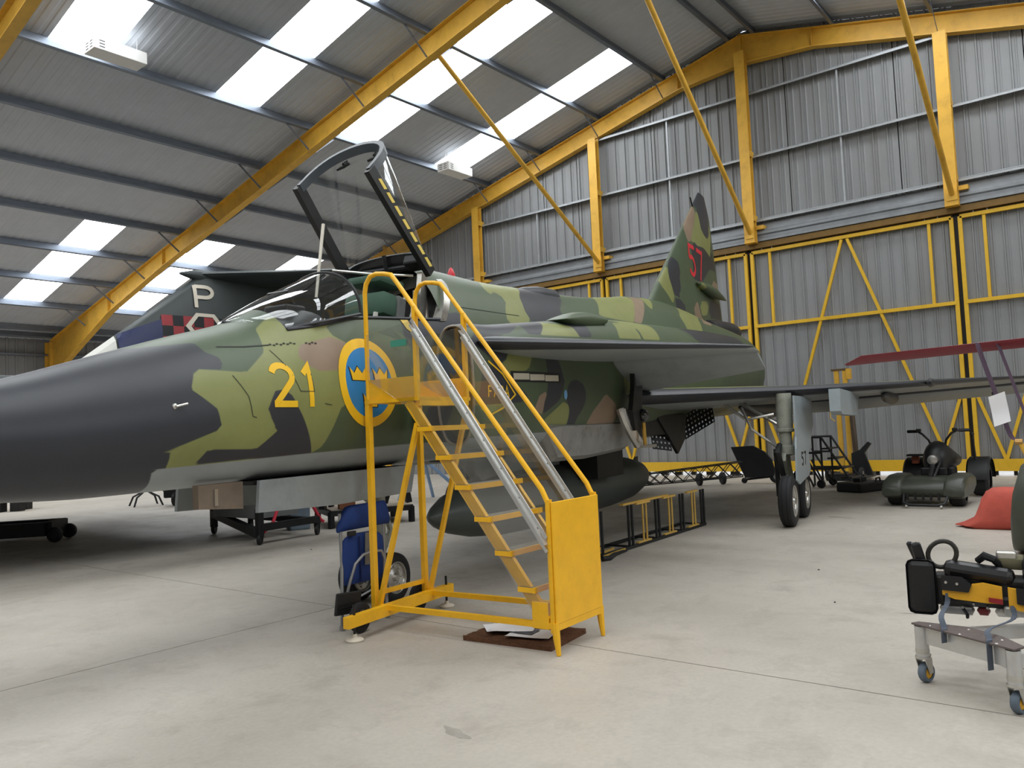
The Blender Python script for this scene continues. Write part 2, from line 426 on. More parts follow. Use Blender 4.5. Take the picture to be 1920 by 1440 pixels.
for yc in COLS:
    m = MB(); X = 18.52; zt = roofz(yc)-.66
    zb = 5.55 if DY0-.5 < yc < DY1+.5 else 0
    m.box((X-.09, yc-.125, zb), (X-.075, yc+.125, zt)); m.box((X+.075, yc-.125, zb), (X+.09, yc+.125, zt)); m.box((X-.08, yc-.008, zb), (X+.08, yc+.008, zt))
    m.box((X-.1, yc-.135, zb-.012), (X+.12, yc+.135, zb))
    for zz in (6.12, 7.69): m.box((X-.07, yc-.12, zz-.05), (X+.2, yc-.11, zz+.09))
    m.build('column', STEEL_YEL, wall_back)
    if zb > 1:
        MB().box((X+.05, yc-.3, 5.86), (X+.3, yc-.12, 5.95)).build('cleat', STEEL_YEL, wall_back)
# door track fascia: folded steel steps and the track beam
m = MB()
prof = [(18.80, 6.04), (18.79, 5.90), (18.66, 5.88), (18.66, 5.84), (18.62, 5.80), (18.62, 5.75), (18.66, 5.72), (18.66, 5.66), (18.60, 5.63), (18.60, 5.575), (18.79, 5.56)]
vs = []; n = len(prof)
for Y in (DY0-2.6, DY1+.3):
    vs += [(a, Y, b) for a, b in prof]
m.add(vs, [(i, (i+1) % n, n+(i+1) % n, n+i) for i in range(n)]+[tuple(range(n)), tuple(range(2*n-1, n-1, -1))])
m.build('track_fascia', mat('fascia_grey', srgb(134, 138, 142), .45, metal=.4, var=.15, scale=3), wall_back)
MB().box((18.62, DY0-2.6, 5.42), (18.80, DY1+.3, 5.555)).build('track_beam', mat('track_brown', srgb(112, 84, 34), .6, var=.2), wall_back)

# wind bracing tubes from gable columns up to the next frame
def brace_tube(p, q):
    m = MB(); m.tube([p, q], .055, 12)
    m.cbox(p, (.02, .2, .28)); m.build('wind_brace', STEEL_YEL, ceiling, smooth=True)
brace_tube((18.42, 11.52, 5.78), (12.1, 11.35, 9.42)); brace_tube((18.42, 7.25, 5.78), (12.1, 6.75, 9.85)); brace_tube((18.42, 2.95, 5.78), (12.1, 2.75, 9.35)); brace_tube((18.42, -1.4, 5.78), (12.1, -1.6, 8.5))

# sliding hangar doors --------------------------------------------
def leaf(n, y0, y1):
    d = structure('door_%d' % n, 'sliding hangar door leaf of grey ribbed sheet on a yellow frame', 'door')
    X = 18.70; b = .075
    def member(nm, p, q, w=b, h=b): MB().bar(p, q, w, h, up=(1, 0, 0)).build(nm, DOOR_YEL, d)
    yc = (y0+y1)/2; a, c = y0+.05, y1-.05
    ztop, zmid, zbot = 5.34, 3.56, .10
    member('frame_post', (X, a, zbot), (X, a, ztop)); member('frame_post', (X, c, zbot), (X, c, ztop))
    member('frame_rail', (X, a, ztop), (X, c, ztop)); member('frame_rail', (X, a, zmid), (X, c, zmid), .075, .09)
    MB().box((X-.06, y0+.01, .09), (X+.02, y1-.01, .33)).build('bottom_rail', DOOR_YEL, d)
    for yy in (y0+.48, y1-.48): member('short_post', (X+.01, yy, zmid), (X+.01, yy, ztop), .06, .06)
    member('brace', (X-.004, yc+.06, ztop-.05), (X-.004, y1-.55, .3), .06, .06); member('brace', (X-.004, yc-.06, ztop-.05), (X-.004, y0+.42, .3), .06, .06)
    member('brace', (X+.004, y1-.08, 1.75), (X+.004, y1-.55, .3), .06, .06); member('brace', (X+.004, y0+.08, 1.75), (X+.004, y0+.55, .3), .06, .06)
    y = y0
    while y < y1-.01:
        y2 = min(y1, y+1.1); m = MB(); ribbed(m, y, y2, .13, 5.42, X+.1, .27, .03); m.build('cladding_sheet', CLAD, d, fix=False); y = y2
    for k in range(9):      # guide shoes that break up the light under the leaf
        yy = y0+.25+(y1-y0-.5)*k/8+random.uniform(-.15, .15); w = random.uniform(.05, .3)
        MB().box((X+.02, yy, .003), (X+.09, min(y1, yy+w), .13)).build('guide_shoe', BLACK, d)
    MB().box((X+.06, y1-.06, .1), (X+.10, y1+.1, 5.42)).build('gap_light_blocker', BLACK, d)  # added black strip, stops sky light leaking between the leaves
    for yy in (y0+.3, y0+.55, y1-.55, y1-.3): MB().bar((X, yy, ztop), (X, yy, 5.46), .02, .03).build('hanger', GALV_L, d)
for n, (a, b) in enumerate(((-5.75, -1.47), (-1.41, 2.93), (2.99, 7.39), (7.45, 11.5), (11.56, 15.95)), 1): leaf(n, a, b)
for o in bpy.data.objects:
    if o.name.startswith('door_') and o.parent is None:
        o['label'] = {'door_1': 'hangar door leaf beyond the right edge of the frame', 'door_2': 'hangar door leaf at the right, behind the red rotor blade straps',
            'door_3': 'hangar door leaf with the large A-shaped brace, middle of the wall', 'door_4': 'hangar door leaf behind the camouflaged tail fin', 'door_5': 'hangar door leaf left of the tail fin, mostly hidden by the fuselage'}[o.name]

# side walls and the wall behind the camera
for nm, Y in (('wall_left', WL), ('wall_right', WR)):
    w = structure(nm, 'grey ribbed side wall of the hangar on the %s' % nm[5:], 'wall')
    x = XF
    while x < XB:
        x2 = min(XB, x+3.4); m = MB(); pts = []; k = math.floor(x/.3)
        while k*.3 < x2:
            for dx, dy in ((0, 0), (.2, 0), (.22, .035), (.28, .035)):
                q = k*.3+dx
                if x <= q <= x2: pts.append((q, dy))
            k += 1
        pts = ([(x, 0)] if pts[0][0] > x else [])+pts+([(x2, 0)] if pts[-1][0] < x2 else [])
        s = -1 if nm == 'wall_left' else 1; nn = len(pts)
        zt = roofz(Y)+.05
        m.add([(q, Y+dy*s, 0) for q, dy in pts]+[(q, Y+dy*s, zt) for q, dy in pts], [(i, i+1, nn+i+1, nn+i) for i in range(nn-1)])
        m.build('cladding_sheet', CLAD, w, fix=False); x = x2
    s = -1 if nm == 'wall_left' else 1
    for z in (1.6, 3.2, 4.7): MB().box((XF, min(Y, Y+.2*s), z), (XB, max(Y, Y+.2*s), z+.06)).build('girt', GALV, w)
wf = structure('wall_front', 'grey ribbed end wall behind the viewer', 'wall')
m = MB(); ribbed(m, WR, WL, 0, lambda q: roofz(q), XF); m.build('cladding_sheet', CLAD, wf, fix=False)

# hanging white vented boxes
SLOT = mat('slot_dark', srgb(70, 72, 74), .7, var=0)
def vent_box(x, y, z, label, wires):
    t = thing('hanging_vent_box', label, 'vent box', (x, y, z), 0, 'white boxes hung from the roof')
    W, D, H = .98, .42, .23
    MB().cbox((0, 0, 0), (W, D, H), bev=.008).build('body', WHITE, t)
    for r in range(3):
        for c in range(2): MB().cbox((-W/2-.0005, -.06+c*.16-.02, -.06+r*.055), (.004, .1, .018)).build('slot', SLOT, t)
        MB().cbox((-W/2+.14, -D/2-.0005, -.06+r*.055), (.1, .004, .018)).build('slot', SLOT, t)
    for sx in (-.4, .4): MB().tube([(sx, 0, H/2), (sx, 0, roofz(y)-z)], .004, 6).build('wire', WHITE, t)
    pts = [(-.25, .05, H/2), (-.25, .05, .5), (-.22, .1, .8), (-.25, .12, wires)]
    MB().tube(pts, .009, 6).build('cable', WHITE, t)
vent_box(7.0, 14.75, 8.72, 'white vented box hanging under the rooflight at upper left', .75)
vent_box(16.35, 14.75, 8.62, 'white vented box hanging with a curly cable near the gable rafter', .95)
# ================================================================ the camouflaged jet
import numpy as np
from mathutils.bvhtree import BVHTree
JET = thing('jet_fighter', 'camouflaged delta-wing fighter jet with open canopy, yellow 21 and crown roundel', 'aircraft', (4.51, 5.085, 0), math.radians(10.3))
def V(u, v, z): return (u, -v, z)          # v is to the jet's left (towards the viewer)

# paint: patches are signed-distance fields stored on the vertices; the shader thresholds them
C_DG, C_LG, C_BK, C_TN, C_GR = srgb(72, 86, 62), srgb(128, 132, 78), srgb(46, 48, 54), srgb(136, 116, 96), srgb(140, 146, 147)
def camo_material():
    m = bpy.data.materials.new('camouflage_paint'); m.use_nodes = True; nt = m.node_tree; N = nt.nodes; L = nt.links; b = N['Principled BSDF']
    tc = N.new('ShaderNodeTexCoord')
    cur = None
    for i, (nm, col) in enumerate((('lg', C_LG), ('tn', C_TN), ('bk', C_BK), ('gr', C_GR))):
        a = N.new('ShaderNodeAttribute'); a.attribute_name = 'sd_'+nm
        mr = N.new('ShaderNodeMapRange'); mr.inputs['From Min'].default_value = -.004; mr.inputs['From Max'].default_value = .004
        L.new(a.outputs['Fac'], mr.inputs['Value'])
        mx = N.new('ShaderNodeMix'); mx.data_type = 'RGBA'; L.new(mr.outputs[0], mx.inputs[0])
        if cur is None: mx.inputs[6].default_value = C_DG
        else: L.new(cur, mx.inputs[6])
        mx.inputs[7].default_value = col; cur = mx.outputs[2]
    nz = N.new('ShaderNodeTexNoise'); nz.inputs['Scale'].default_value = 2.5; nz.inputs['Detail'].default_value = 8; nz.inputs['Roughness'].default_value = .7
    L.new(tc.outputs['Object'], nz.inputs['Vector'])
    mr = N.new('ShaderNodeMapRange'); mr.inputs['From Min'].default_value = .3; mr.inputs['From Max'].default_value = .7; mr.inputs['To Min'].default_value = .9; mr.inputs['To Max'].default_value = 1.1
    L.new(nz.outputs['Fac'], mr.inputs['Value'])
    mx = N.new('ShaderNodeMix'); mx.data_type = 'RGBA'; mx.blend_type = 'MULTIPLY'; mx.inputs[0].default_value = 1; L.new(cur, mx.inputs[6]); L.new(mr.outputs[0], mx.inputs[7])
    L.new(mx.outputs[2], b.inputs['Base Color']); b.inputs['Roughness'].default_value = .42; b.inputs['Specular IOR Level'].default_value = .45
    return m
CAMO = camo_material()
GREYP = mat('belly_grey_paint', C_GR, .45, var=.1, scale=4, dirt=srgb(90, 90, 86), dirt_amt=.4, dirt_scale=3)
DARKP = mat('dark_fittings', srgb(26, 27, 28), .45, var=.2)
BLACKP = mat('black_paint', C_BK, .42, var=.08)
GEARP = mat('gear_green_grey', srgb(150, 152, 140), .45, var=.12, scale=8, dirt=srgb(84, 80, 70), dirt_amt=.5, dirt_scale=6)
SILVER = mat('bright_metal', srgb(196, 194, 188), .3, metal=.85, var=.12, scale=9)
BARE = mat('bare_titanium', srgb(150, 142, 132), .4, metal=.7, var=.2, scale=5)
YELP = mat('marking_yellow', srgb(240, 190, 30), .45, var=.04)
BLUEP = mat('marking_blue', srgb(36, 126, 190), .45, var=.05)
SEATG = mat('seat_green', srgb(66, 96, 80), .7, var=.1, scale=10, bump=.1)
GLASS = clear('canopy_glass', (.93, .95, .95, 1), .02, .05, .015)

def sd_poly(P, poly):
    # signed distance, positive inside; P (n,2)
    poly = np.array(poly, float); n = len(poly); d = np.full(len(P), 1e9); ins = np.zeros(len(P), bool)
    for i in range(n):
        a = poly[i]; b = poly[(i+1) % n]; e = b-a; w = P-a
        t = np.clip((w@e)/max(1e-9, e@e), 0, 1); q = w-t[:, None]*e; d = np.minimum(d, (q*q).sum(1))
        c1 = (a[1] <= P[:, 1]) != (b[1] <= P[:, 1])
        with np.errstate(divide='ignore', invalid='ignore'):
            xi = a[0]+(P[:, 1]-a[1])*(b[0]-a[0])/np.where(b[1] == a[1], 1e-9, b[1]-a[1])
        ins ^= c1 & (P[:, 0] < xi)
    d = np.sqrt(d); return np.where(ins, d, -d)
def paint(o, P2, patches, extra=None):
    # patches: {'lg': [poly..], ...}
    me = o.data; n = len(me.vertices)
    for key in ('lg', 'tn', 'bk', 'gr'):
        s = np.full(n, -5.0)
        for poly in patches.get(key, []): s = np.maximum(s, sd_poly(P2, poly))
        if extra and key in extra: s = np.maximum(s, extra[key]) if extra[key].shape == s.shape else s
        at = me.attributes.new('sd_'+key, 'FLOAT', 'POINT'); at.data.foreach_set('value', s.astype(np.float32))
def verts_np(o):
    a = np.empty(len(o.data.vertices)*3, np.float32); o.data.vertices.foreach_get('co', a); return a.reshape(-1, 3).astype(float)

# ---- core fuselage: nose, cockpit section, spine and tail barrel
ST_U  = [-4.32, -4.2, -3.9, -3.5, -3.03, -2.57, -2.0, -1.55, -1.1, -.65, -.2, .3, .7, 1.6, 2.8, 3.6, 4.4, 5.35, 6.2, 7.0, 7.7, 8.4, 9.4, 10.4, 11.2, 11.75]
ST_ZT = [1.41, 1.45, 1.525, 1.615, 1.715, 1.85, 2.02, 2.15, 2.38, 2.58, 2.70, 2.82, 2.87, 2.885, 2.955, 3.0, 3.065, 3.18, 3.30, 3.37, 3.40, 3.38, 3.31, 3.27, 3.25, 3.23]
ST_ZB = [1.39, 1.35, 1.265, 1.17, 1.095, 1.075, 1.075, 1.085, 1.09, 1.09, 1.10, 1.10, 1.10, 1.10, 1.08, 1.08, 1.08, 1.10, 1.12, 1.15, 1.2, 1.26, 1.34, 1.4, 1.43, 1.45]
ST_W  = [.01, .05, .13, .22, .31, .40, .47, .50, .52, .525, .53, .54, .55, .57, .60, .63, .66, .70, .74, .78, .82, .86, .91, .94, .96, .95]
ST_ZC = [1.40, 1.40, 1.395, 1.39, 1.40, 1.43, 1.50, 1.56, 1.62, 1.66, 1.68, 1.70, 1.72, 1.75, 1.80, 1.85, 1.9, 1.98, 2.05, 2.12, 2.18, 2.22, 2.28, 2.31, 2.33, 2.34]
ST_ET = [2, 2, 2, 2, 2, 2, 2.0, 1.95, 1.85, 1.8, 1.8, 1.85, 1.9, 1.85, 1.75, 1.7, 1.65, 1.6, 1.6, 1.65, 1.7, 1.8, 1.9, 2, 2, 2]
ST_EB = [2, 2, 2, 2, 2, 2.1, 2.4, 2.7, 3, 3, 3, 3, 3, 3, 3, 3, 3, 2.8, 2.6, 2.4, 2.3, 2.2, 2.1, 2, 2, 2]
ST_ZS = [1.405, 1.42, 1.45, 1.5, 1.58, 1.67, 1.88, 2.04, 2.13, 2.23, 2.27, 2.31, 2.35, 2.4, 2.45, 2.5, 2.55, 2.6, 2.65, 2.7, 2.75, 2.8, 2.82, 2.82, 2.82, 2.82]
def core_sec(u):
    return [pchip(u, ST_U, q) for q in (ST_ZT, ST_ZB, ST_W, ST_ZC, ST_ET, ST_EB, ST_ZS)]
KA, KB, KC = 16, 10, 22          # ring samples: widest line to sill, sill to crown, lower half
def core_ring(u):
    zt, zb, w, zc, et, eb, zs = core_sec(u)
    a_s = math.asin(min(.999, max(.02, (zs-zc)/(zt-zc)))**(et/2)) if zs > zc else .3
    half = []
    for i in range(KC, 0, -1):
        a = math.pi/2*i/KC; half.append((w*max(0, math.cos(a))**(2/eb), zc-(zc-zb)*math.sin(a)**(2/eb)))
    for i in range(KA): a = a_s*i/KA; half.append((w*math.cos(a)**(2/et), zc+(zt-zc)*math.sin(a)**(2/et)))
    for i in range(KB+1): a = a_s+(math.pi/2-a_s)*i/KB; half.append((w*max(0, math.cos(a))**(2/et), zc+(zt-zc)*math.sin(a)**(2/et)))
    pts = [V(u, v, z) for v, z in half]+[V(u, -v, z) for v, z in half[-2:0:-1]]
    return pts
def core_v(u, z):
    zt, zb, w, zc, et, eb, zs = core_sec(u)
    if z >= zc: return w*max(0, 1-((z-zc)/(zt-zc))**et)**(1/et)
    return w*max(0, 1-((zc-z)/(zc-zb))**eb)**(1/eb)
us = []; u = -4.32
while u < 11.75:
    us.append(u); u += .03 if u < -3.9 else (.045 if u < 1 else .07)
us.append(11.75)
CO0, CO1 = -1.33, .42            # cockpit opening
us = sorted(set([q for q in us if abs(q-CO0) > .02 and abs(q-CO1) > .02]+[CO0, CO1]))
rings = [core_ring(u) for u in us]; nr = len(rings[0])
m = MB(); m.v = [p for r in rings for p in r]; iS = KC+KA; 
for i in range(len(us)-1):
    for j in range(nr):
        k = (j+1) % nr
        if us[i] >= CO0-1e-6 and us[i+1] <= CO1+1e-6 and iS <= j < nr-iS: continue
        m.f.append((i*nr+j, i*nr+k, (i+1)*nr+k, (i+1)*nr+j)); m.mi.append(0)
m.f.append(tuple(range(nr))); m.mi.append(0)
fus = m.build('fuselage', CAMO, JET, smooth=True, angle=50)
# nozzle ring and dark exhaust at the tail
MB().lathe(V(11.7, 0, 2.34), (1, 0, 0), [(0, .9), (.06, .9), (.3, .84), (.3, .80), (-.5, .74), (-.5, .02)], 40, cap=False).build('exhaust_nozzle', mat('burnt_metal', srgb(58, 54, 52), .45, metal=.6, var=.25), JET, smooth=True)

# ---- intake trunks, left and right: D-shaped lip, running aft beside the spine
TR_U  = [.05, .2, .5, 1.0, 1.8, 2.8, 3.8, 5.0, 6.5, 8.0, 9.5, 11.0]
TR_ZT = [2.20, 2.23, 2.25, 2.31, 2.41, 2.53, 2.62, 2.70, 2.79, 2.88, 2.96, 3.02]
TR_ZB = [1.24, 1.22, 1.2, 1.19, 1.18, 1.18, 1.2, 1.24, 1.3, 1.4, 1.5, 1.6]
TR_VO = [.95, .98, 1.01, 1.05, 1.09, 1.12, 1.14, 1.14, 1.12, 1.07, 1.03, .99]
TR_VI = [.59, .55, .45, .38, .3, .2, .1, 0, 0, 0, 0, 0]
TR_E  = [2.6, 2.6, 2.7, 2.8, 2.8, 2.7, 2.5, 2.3, 2.15, 2.05, 2, 2]
def trunk_ring(u, s=1, n=64, shrink=0):
    zt, zb, vo, vi, e = [pchip(u, TR_U, q) for q in (TR_ZT, TR_ZB, TR_VO, TR_VI, TR_E)]
    zc = (zt+zb)/2; h = (zt-zb)/2-shrink; vc = (vo+vi)/2; w = (vo-vi)/2-shrink; pts = []
    for j in range(n):
        a = 2*math.pi*j/n; c, sn = math.cos(a), math.sin(a)
        q = abs(c)**(2/e)*(1 if c > 0 else -1); r = abs(sn)**(2/e)*(1 if sn > 0 else -1)
        if c < 0: q *= .94
        pts.append(V(u, s*(vc+w*q), zc+h*r))
    return pts
def trunk_outer(u, z):
    zt, zb, vo, vi, e = [pchip(u, TR_U, q) for q in (TR_ZT, TR_ZB, TR_VO, TR_VI, TR_E)]
    zc = (zt+zb)/2; h = (zt-zb)/2; vc = (vo+vi)/2; w = (vo-vi)/2
    return vc+w*max(0, 1-abs((z-zc)/h)**e)**(1/e)
trunks = []
tus = [.05+.05*i for i in range(95)]+[4.8+.12*i for i in range(52)]
for s in (1, -1):
    rg = [trunk_ring(u, s) for u in tus]
    m = MB().loft(rg, cap=False); m.f.append(tuple((len(rg)-1)*64+j for j in range(64))); m.mi.append(0)
    t = m.build('intake_trunk', CAMO, JET, smooth=True, angle=60); trunks.append(t)
    # rolled lip and the dark duct inside
    m = MB().tube(trunk_ring(.05, s, 64, .006), .012, 8, closed=True); m.build('intake_lip', GREYP if 0 else BARE, JET, smooth=True)
    rg = [trunk_ring(u, s, 64, .02) for u in (.06, .3, .8, 1.4)]
    m = MB().loft(rg, cap=False); m.f.append(tuple(3*64+j for j in range(64))); m.mi.append(0)
    m.build('intake_duct', DARKP, JET, smooth=True)
    # splitter plate standing off the fuselage
    MB().prism([(-.2, 1.45), (.0, 1.28), (.5, 1.25), (.5, 2.15), (.08, 2.16)], V(0, s*.575, 0), (1, 0, 0), (0, 0, 1), (0, -s, 0), .014).build('splitter_plate', DARKP, JET)

# ---- flying surfaces
def airfoil(n=14, camber=0):
    up = []; 
    for i in range(n+1):
        x = (1-math.cos(math.pi*i/n))/2
        t = 5*(.2969*math.sqrt(x)-.126*x-.3516*x*x+.2843*x**3-.1036*x**4); up.append((x, t))
    return [(x, t) for x, t in up[::-1]]+[(x, -t) for x, t in up[1:]]
AF = airfoil()
def surface(secs, s, nspan=8):
    # secs: (v, u_le, z_le, u_te, z_te, thickness)
    rg = []
    for a, b in zip(secs[:-1], secs[1:]):
        for k in range(nspan):
            t = k/nspan; rg.append([lerp(p, q, t) for p, q in zip(a, b)])
    rg.append(list(secs[-1])); rings = []
    for v, ul, zl, ut, zt, th in rg: rings.append([V(ul+(ut-ul)*x, s*v, zl+(zt-zl)*x+th*t) for x, t in AF])
    return MB().loft(rings)
wings = []; canards = []
for s in (1, -1):
    w = surface([(.6, 2.0, 1.64, 9.3, 1.62, .30), (1.15, 3.1, 1.66, 9.3, 1.62, .26), (2.4, 5.5, 1.70, 9.4, 1.64, .20), (4.05, 8.1, 1.78, 9.8, 1.70, .13)], s).build('wing', CAMO, JET, smooth=True, angle=60); wings.append(w)
    w2 = surface([(4.02, 7.75, 1.775, 9.85, 1.71, .13), (5.65, 10.65, 1.86, 11.2, 1.77, .05)], s).build('outer_wing', CAMO, JET, smooth=True, angle=60); wings.append(w2)
    surface([(1.25, 9.3, 1.63, 10.3, 1.40, .10), (2.6, 9.42, 1.65, 10.25, 1.42, .09)], s).build('elevon', CAMO, JET, smooth=True, angle=60); 
    surface([(2.66, 9.42, 1.65, 10.3, 1.43, .09), (5.45, 10.6, 1.76, 11.2, 1.6, .05)], s).build('elevon', CAMO, JET, smooth=True, angle=60)
    c = surface([(.7, .35, 2.06, 2.75, 2.03, .12), (.98, .1, 2.06, 2.72, 2.03, .16), (2.62, 2.12, 2.02, 2.58, 1.99, .05), (2.66, 2.2, 2.02, 2.55, 1.99, .02)], s).build('canard', CAMO, JET, smooth=True, angle=60); canards.append(c)
    surface([(1.05, 2.68, 2.03, 3.5, 1.70, .10), (2.64, 2.53, 1.99, 2.92, 1.84, .04)], s).build('canard_flap', GREYP, JET, smooth=True, angle=60)
    # canard root fairing hump
    rg = []
    for i in range(13):
        t = i/12; u = 1.8+1.1*t; r = .09*max(0, math.sin(math.pi*min(1, t*.86)))**.7+.004
        rg.append([V(u, s*(.86+.13*math.cos(a)), lerp(2.41, 2.50, t)+r*math.sin(a)) for a in [2*math.pi*k/20 for k in range(20)]])
    MB().loft(rg).build('canard_fairing', CAMO, JET, smooth=True, angle=50)
# wing dog-tooth bullet
for s in (1, -1):
    MB().lathe(V(7.45, s*4.03, 1.765), (1, 0, 0), [(0, .005), (.08, .035), (.3, .06), (1.2, .06), (1.9, .005)], 14).build('antenna_bullet', BLACKP, JET, smooth=True)
# fin with rudder and actuator bullet
def fin_sec(z):
    ul = interp(z, [2.9, 3.42, 5.66, 6.04], [6.6, 7.35, 10.33, 10.85]); ut = interp(z, [2.9, 3.5, 5.66, 6.04], [12.43, 12.33, 11.65, 11.35])
    th = interp(z, [2.9, 5.97], [.30, .05]); return ul, ut, th
rg = []
for i in range(31):
    z = 2.95+(6.04-2.95)*i/30; ul, ut, th = fin_sec(z); rg.append([V(ul+(ut-ul)*x, th*t, z) for x, t in airfoil(18)])
fin = MB().loft(rg).build('tail_fin', CAMO, JET, smooth=True, angle=60)
bul = MB().lathe(V(9.88, .13, 4.02), (1, 0, -.03), [(0, .005), (.25, .055), (.8, .10), (1.3, .105), (1.9, .06), (2.35, .01)], 18).build('actuator_bullet', CAMO, JET, smooth=True)
MB().tube([V(10.45, .0, 5.58), V(10.27, .02, 5.66), V(10.07, .05, 5.74)], .016, 8).build('fin_probe', DARKP, JET)
# tail bullet (brake chute housing) behind the fin
MB().loft([[V(u, .30*k*math.cos(a), z+.17*k*math.sin(a)) for a in [2*math.pi*q/24 for q in range(24)]] for u, z, k in ((10.6, 3.22, .9), (11.5, 3.27, 1.1), (12.3, 3.3, 1.15), (12.75, 3.28, 1.05), (12.85, 3.26, .8))]).build('tail_bullet', BLACKP, JET, smooth=True)
# scoop on the spine
rg = [[V(u, w*math.cos(a), z0+h*math.sin(a)) for a in [math.pi*q/12 for q in range(13)]] for u, w, h, z0 in ((2.6, .03, .02, 2.91), (2.8, .12, .08, 2.9), (3.1, .15, .12, 2.91), (3.5, .15, .13, 2.92))]
MB().loft(rg, closed=False).build('spine_scoop', BLACKP, JET, smooth=True)
MB().lathe(V(1.28, 0, 2.87), (0, 0, 1), [(0, .04), (.03, .04), (.08, .02), (.1, .002)], 12).build('beacon_lamp', mat('beacon_red', srgb(206, 50, 60), .3, var=0), JET, smooth=True)
# nose probe and vane
MB().tube([V(-4.3, 0, 1.40), V(-5.0, 0, 1.39)], [.018, .006], 8).build('pitot_probe', SILVER, JET)
m = MB(); cv = core_v(-2.31, 1.56)
m.lathe(V(-2.31, cv-.01, 1.56), (0, -1, 0), [(0, .019), (.012, .016), (.018, .008)], 16); m.tube([V(-2.31, cv+.01, 1.56), V(-2.25, cv+.03, 1.575)], .007, 6)
m.build('angle_vane', SILVER, JET, smooth=True)

# ---- cockpit
tub = MB(); tr_ = []
for k in range(13):
    uu = CO0+(CO1-CO0)*k/12; zz = core_sec(uu)[6]; vv = core_v(uu, zz)-.012; tr_.append([V(uu, vv, zz-.004), V(uu, vv-.03, 1.9), V(uu, .30, 1.5), V(uu, -.30, 1.5), V(uu, -vv+.03, 1.9), V(uu, -vv, zz-.004)])
tub.loft(tr_, closed=False); tub.add(tr_[0], [(0, 1, 2, 3, 4, 5)])
tub.build('cockpit_tub', mat('cockpit_grey', srgb(104, 104, 100), .6, var=.2, scale=12), JET)
# sill rims
for s in (1, -1):
    rim = [V(u, s*core_v(u, core_sec(u)[6])-.0, core_sec(u)[6]) for u in [CO0+(CO1-CO0)*k/16 for k in range(17)]]
    MB().tube(rim, .014, 8).build('cockpit_sill', BLACKP, JET, smooth=True)
m = MB()   # instrument coaming
m.loft([[V(u, w*math.cos(a), z+h*math.sin(a)) for a in [math.pi*q/14 for q in range(15)]] for u, w, h, z in ((-1.38, .30, .05, 2.06), (-1.15, .36, .12, 2.1), (-.98, .38, .17, 2.12), (-.96, .36, .14, 2.1))], closed=False)
m.build('instrument_coaming', DARKP, JET, smooth=True)
m = MB(); m.cbox(V(-1.0, 0, 2.27), (.2, .22, .1), bev=.015); m.cbox(V(-1.03, 0, 2.36), (.02, .2, .14), Matrix.Rotation(-.6, 3, 'Y')); m.build('head_up_display', DARKP, JET)
# ejection seat in the cockpit
m = MB(); m.cbox(V(.06, 0, 2.02), (.12, .44, 1.0), Matrix.Rotation(.2, 3, 'Y'), .02); m.build('seat_back', mat('seat_grey', srgb(104, 108, 106), .55, var=.15), JET)
m = MB(); m.cbox(V(.0, 0, 2.43), (.2, .44, .21), Matrix.Rotation(.12, 3, 'Y'), .05); m.build('seat_headrest', SEATG, JET, smooth=True)
m = MB(); m.cbox(V(.08, 0, 2.635), (.34, .36, .07), Matrix.Rotation(.1, 3, 'Y'), .025); m.build('seat_top_box', SEATG, JET, smooth=True)
m = MB(); m.cbox(V(-.22, 0, 1.78), (.5, .42, .14), bev=.03); m.build('seat_cushion', SEATG, JET, smooth=True)
for s in (.25, -.25): MB().bar(V(.22, s, 1.6), V(.42, s, 2.74), .05, .09).build('seat_rail', SILVER, JET)
for s in (.13, -.13):
    MB().tube([V(-.1, s, 2.36), V(-.13, s*.9, 2.2), V(-.22, s*1.1, 2.02), V(-.3, s*.5, 1.88)], .022, 6).build('harness_strap', mat('strap_white', srgb(206, 204, 196), .8, var=.1), JET)
MB().tube([V(.1, .27, 2.48), V(.12, .34, 2.46), V(.1, .35, 2.36), V(.08, .33, 2.26), V(.1, .27, 2.24)], .012, 8).build('seat_handle', mat('strap_white', srgb(206, 204, 196), .8), JET, smooth=True)
for k in range(6): MB().cbox(V(-.75+.12*k, .33, 2.08+.03*math.sin(k*2)), (.07, .06, .07), rotz(k), .008).build('console_switch_box', SILVER, JET)
# canopy bulkhead arch behind the seat
arch = [V(.36+.34*((z-2.3)/.52)**1.1 if z > 2.3 else .36, v, z) for v, z in [(core_v(.5, 2.3)*math.cos(a), 2.3+.5*max(0, math.sin(a))**.9) for a in [math.pi*k/24 for k in range(25)]]]
m = MB(); inner = [(Vector(p)-Vector((0, 0, 2.3)))*1 for p in arch]
ins = [Vector((p[0], p[1]*.80, 2.3+(p[2]-2.3)*.78)) for p in arch]
out2 = [Vector(p)+Vector((.10, 0, .01)) for p in arch]; ins2 = [p+Vector((.10, 0, .0)) for p in ins]
n = len(arch); m.add([Vector(p) for p in arch]+ins+out2+ins2, [(i, i+1, n+i+1, n+i) for i in range(n-1)]+[(i, 2*n+i, 2*n+i+1, i+1) for i in range(n-1)]+[(n+i, n+i+1, 3*n+i+1, 3*n+i) for i in range(n-1)])
m.build('canopy_bulkhead_arch', SILVER, JET, smooth=True, angle=30)
m = MB(); m.add([p+Vector((.1, 0, 0)) for p in ins], [tuple(range(n))]); m.build('bulkhead_wall', mat('bulkhead_grey', srgb(86, 86, 84), .6, var=.2, scale=14), JET)
m = MB()
for k in range(5): m.tube([V(.42, .28-.14*k, 2.32), V(.45+.02*k, .25-.13*k, 2.5), V(.5, .2-.1*k, 2.62)], .018, 8)
m.build('bulkhead_pipes', BARE, JET, smooth=True)

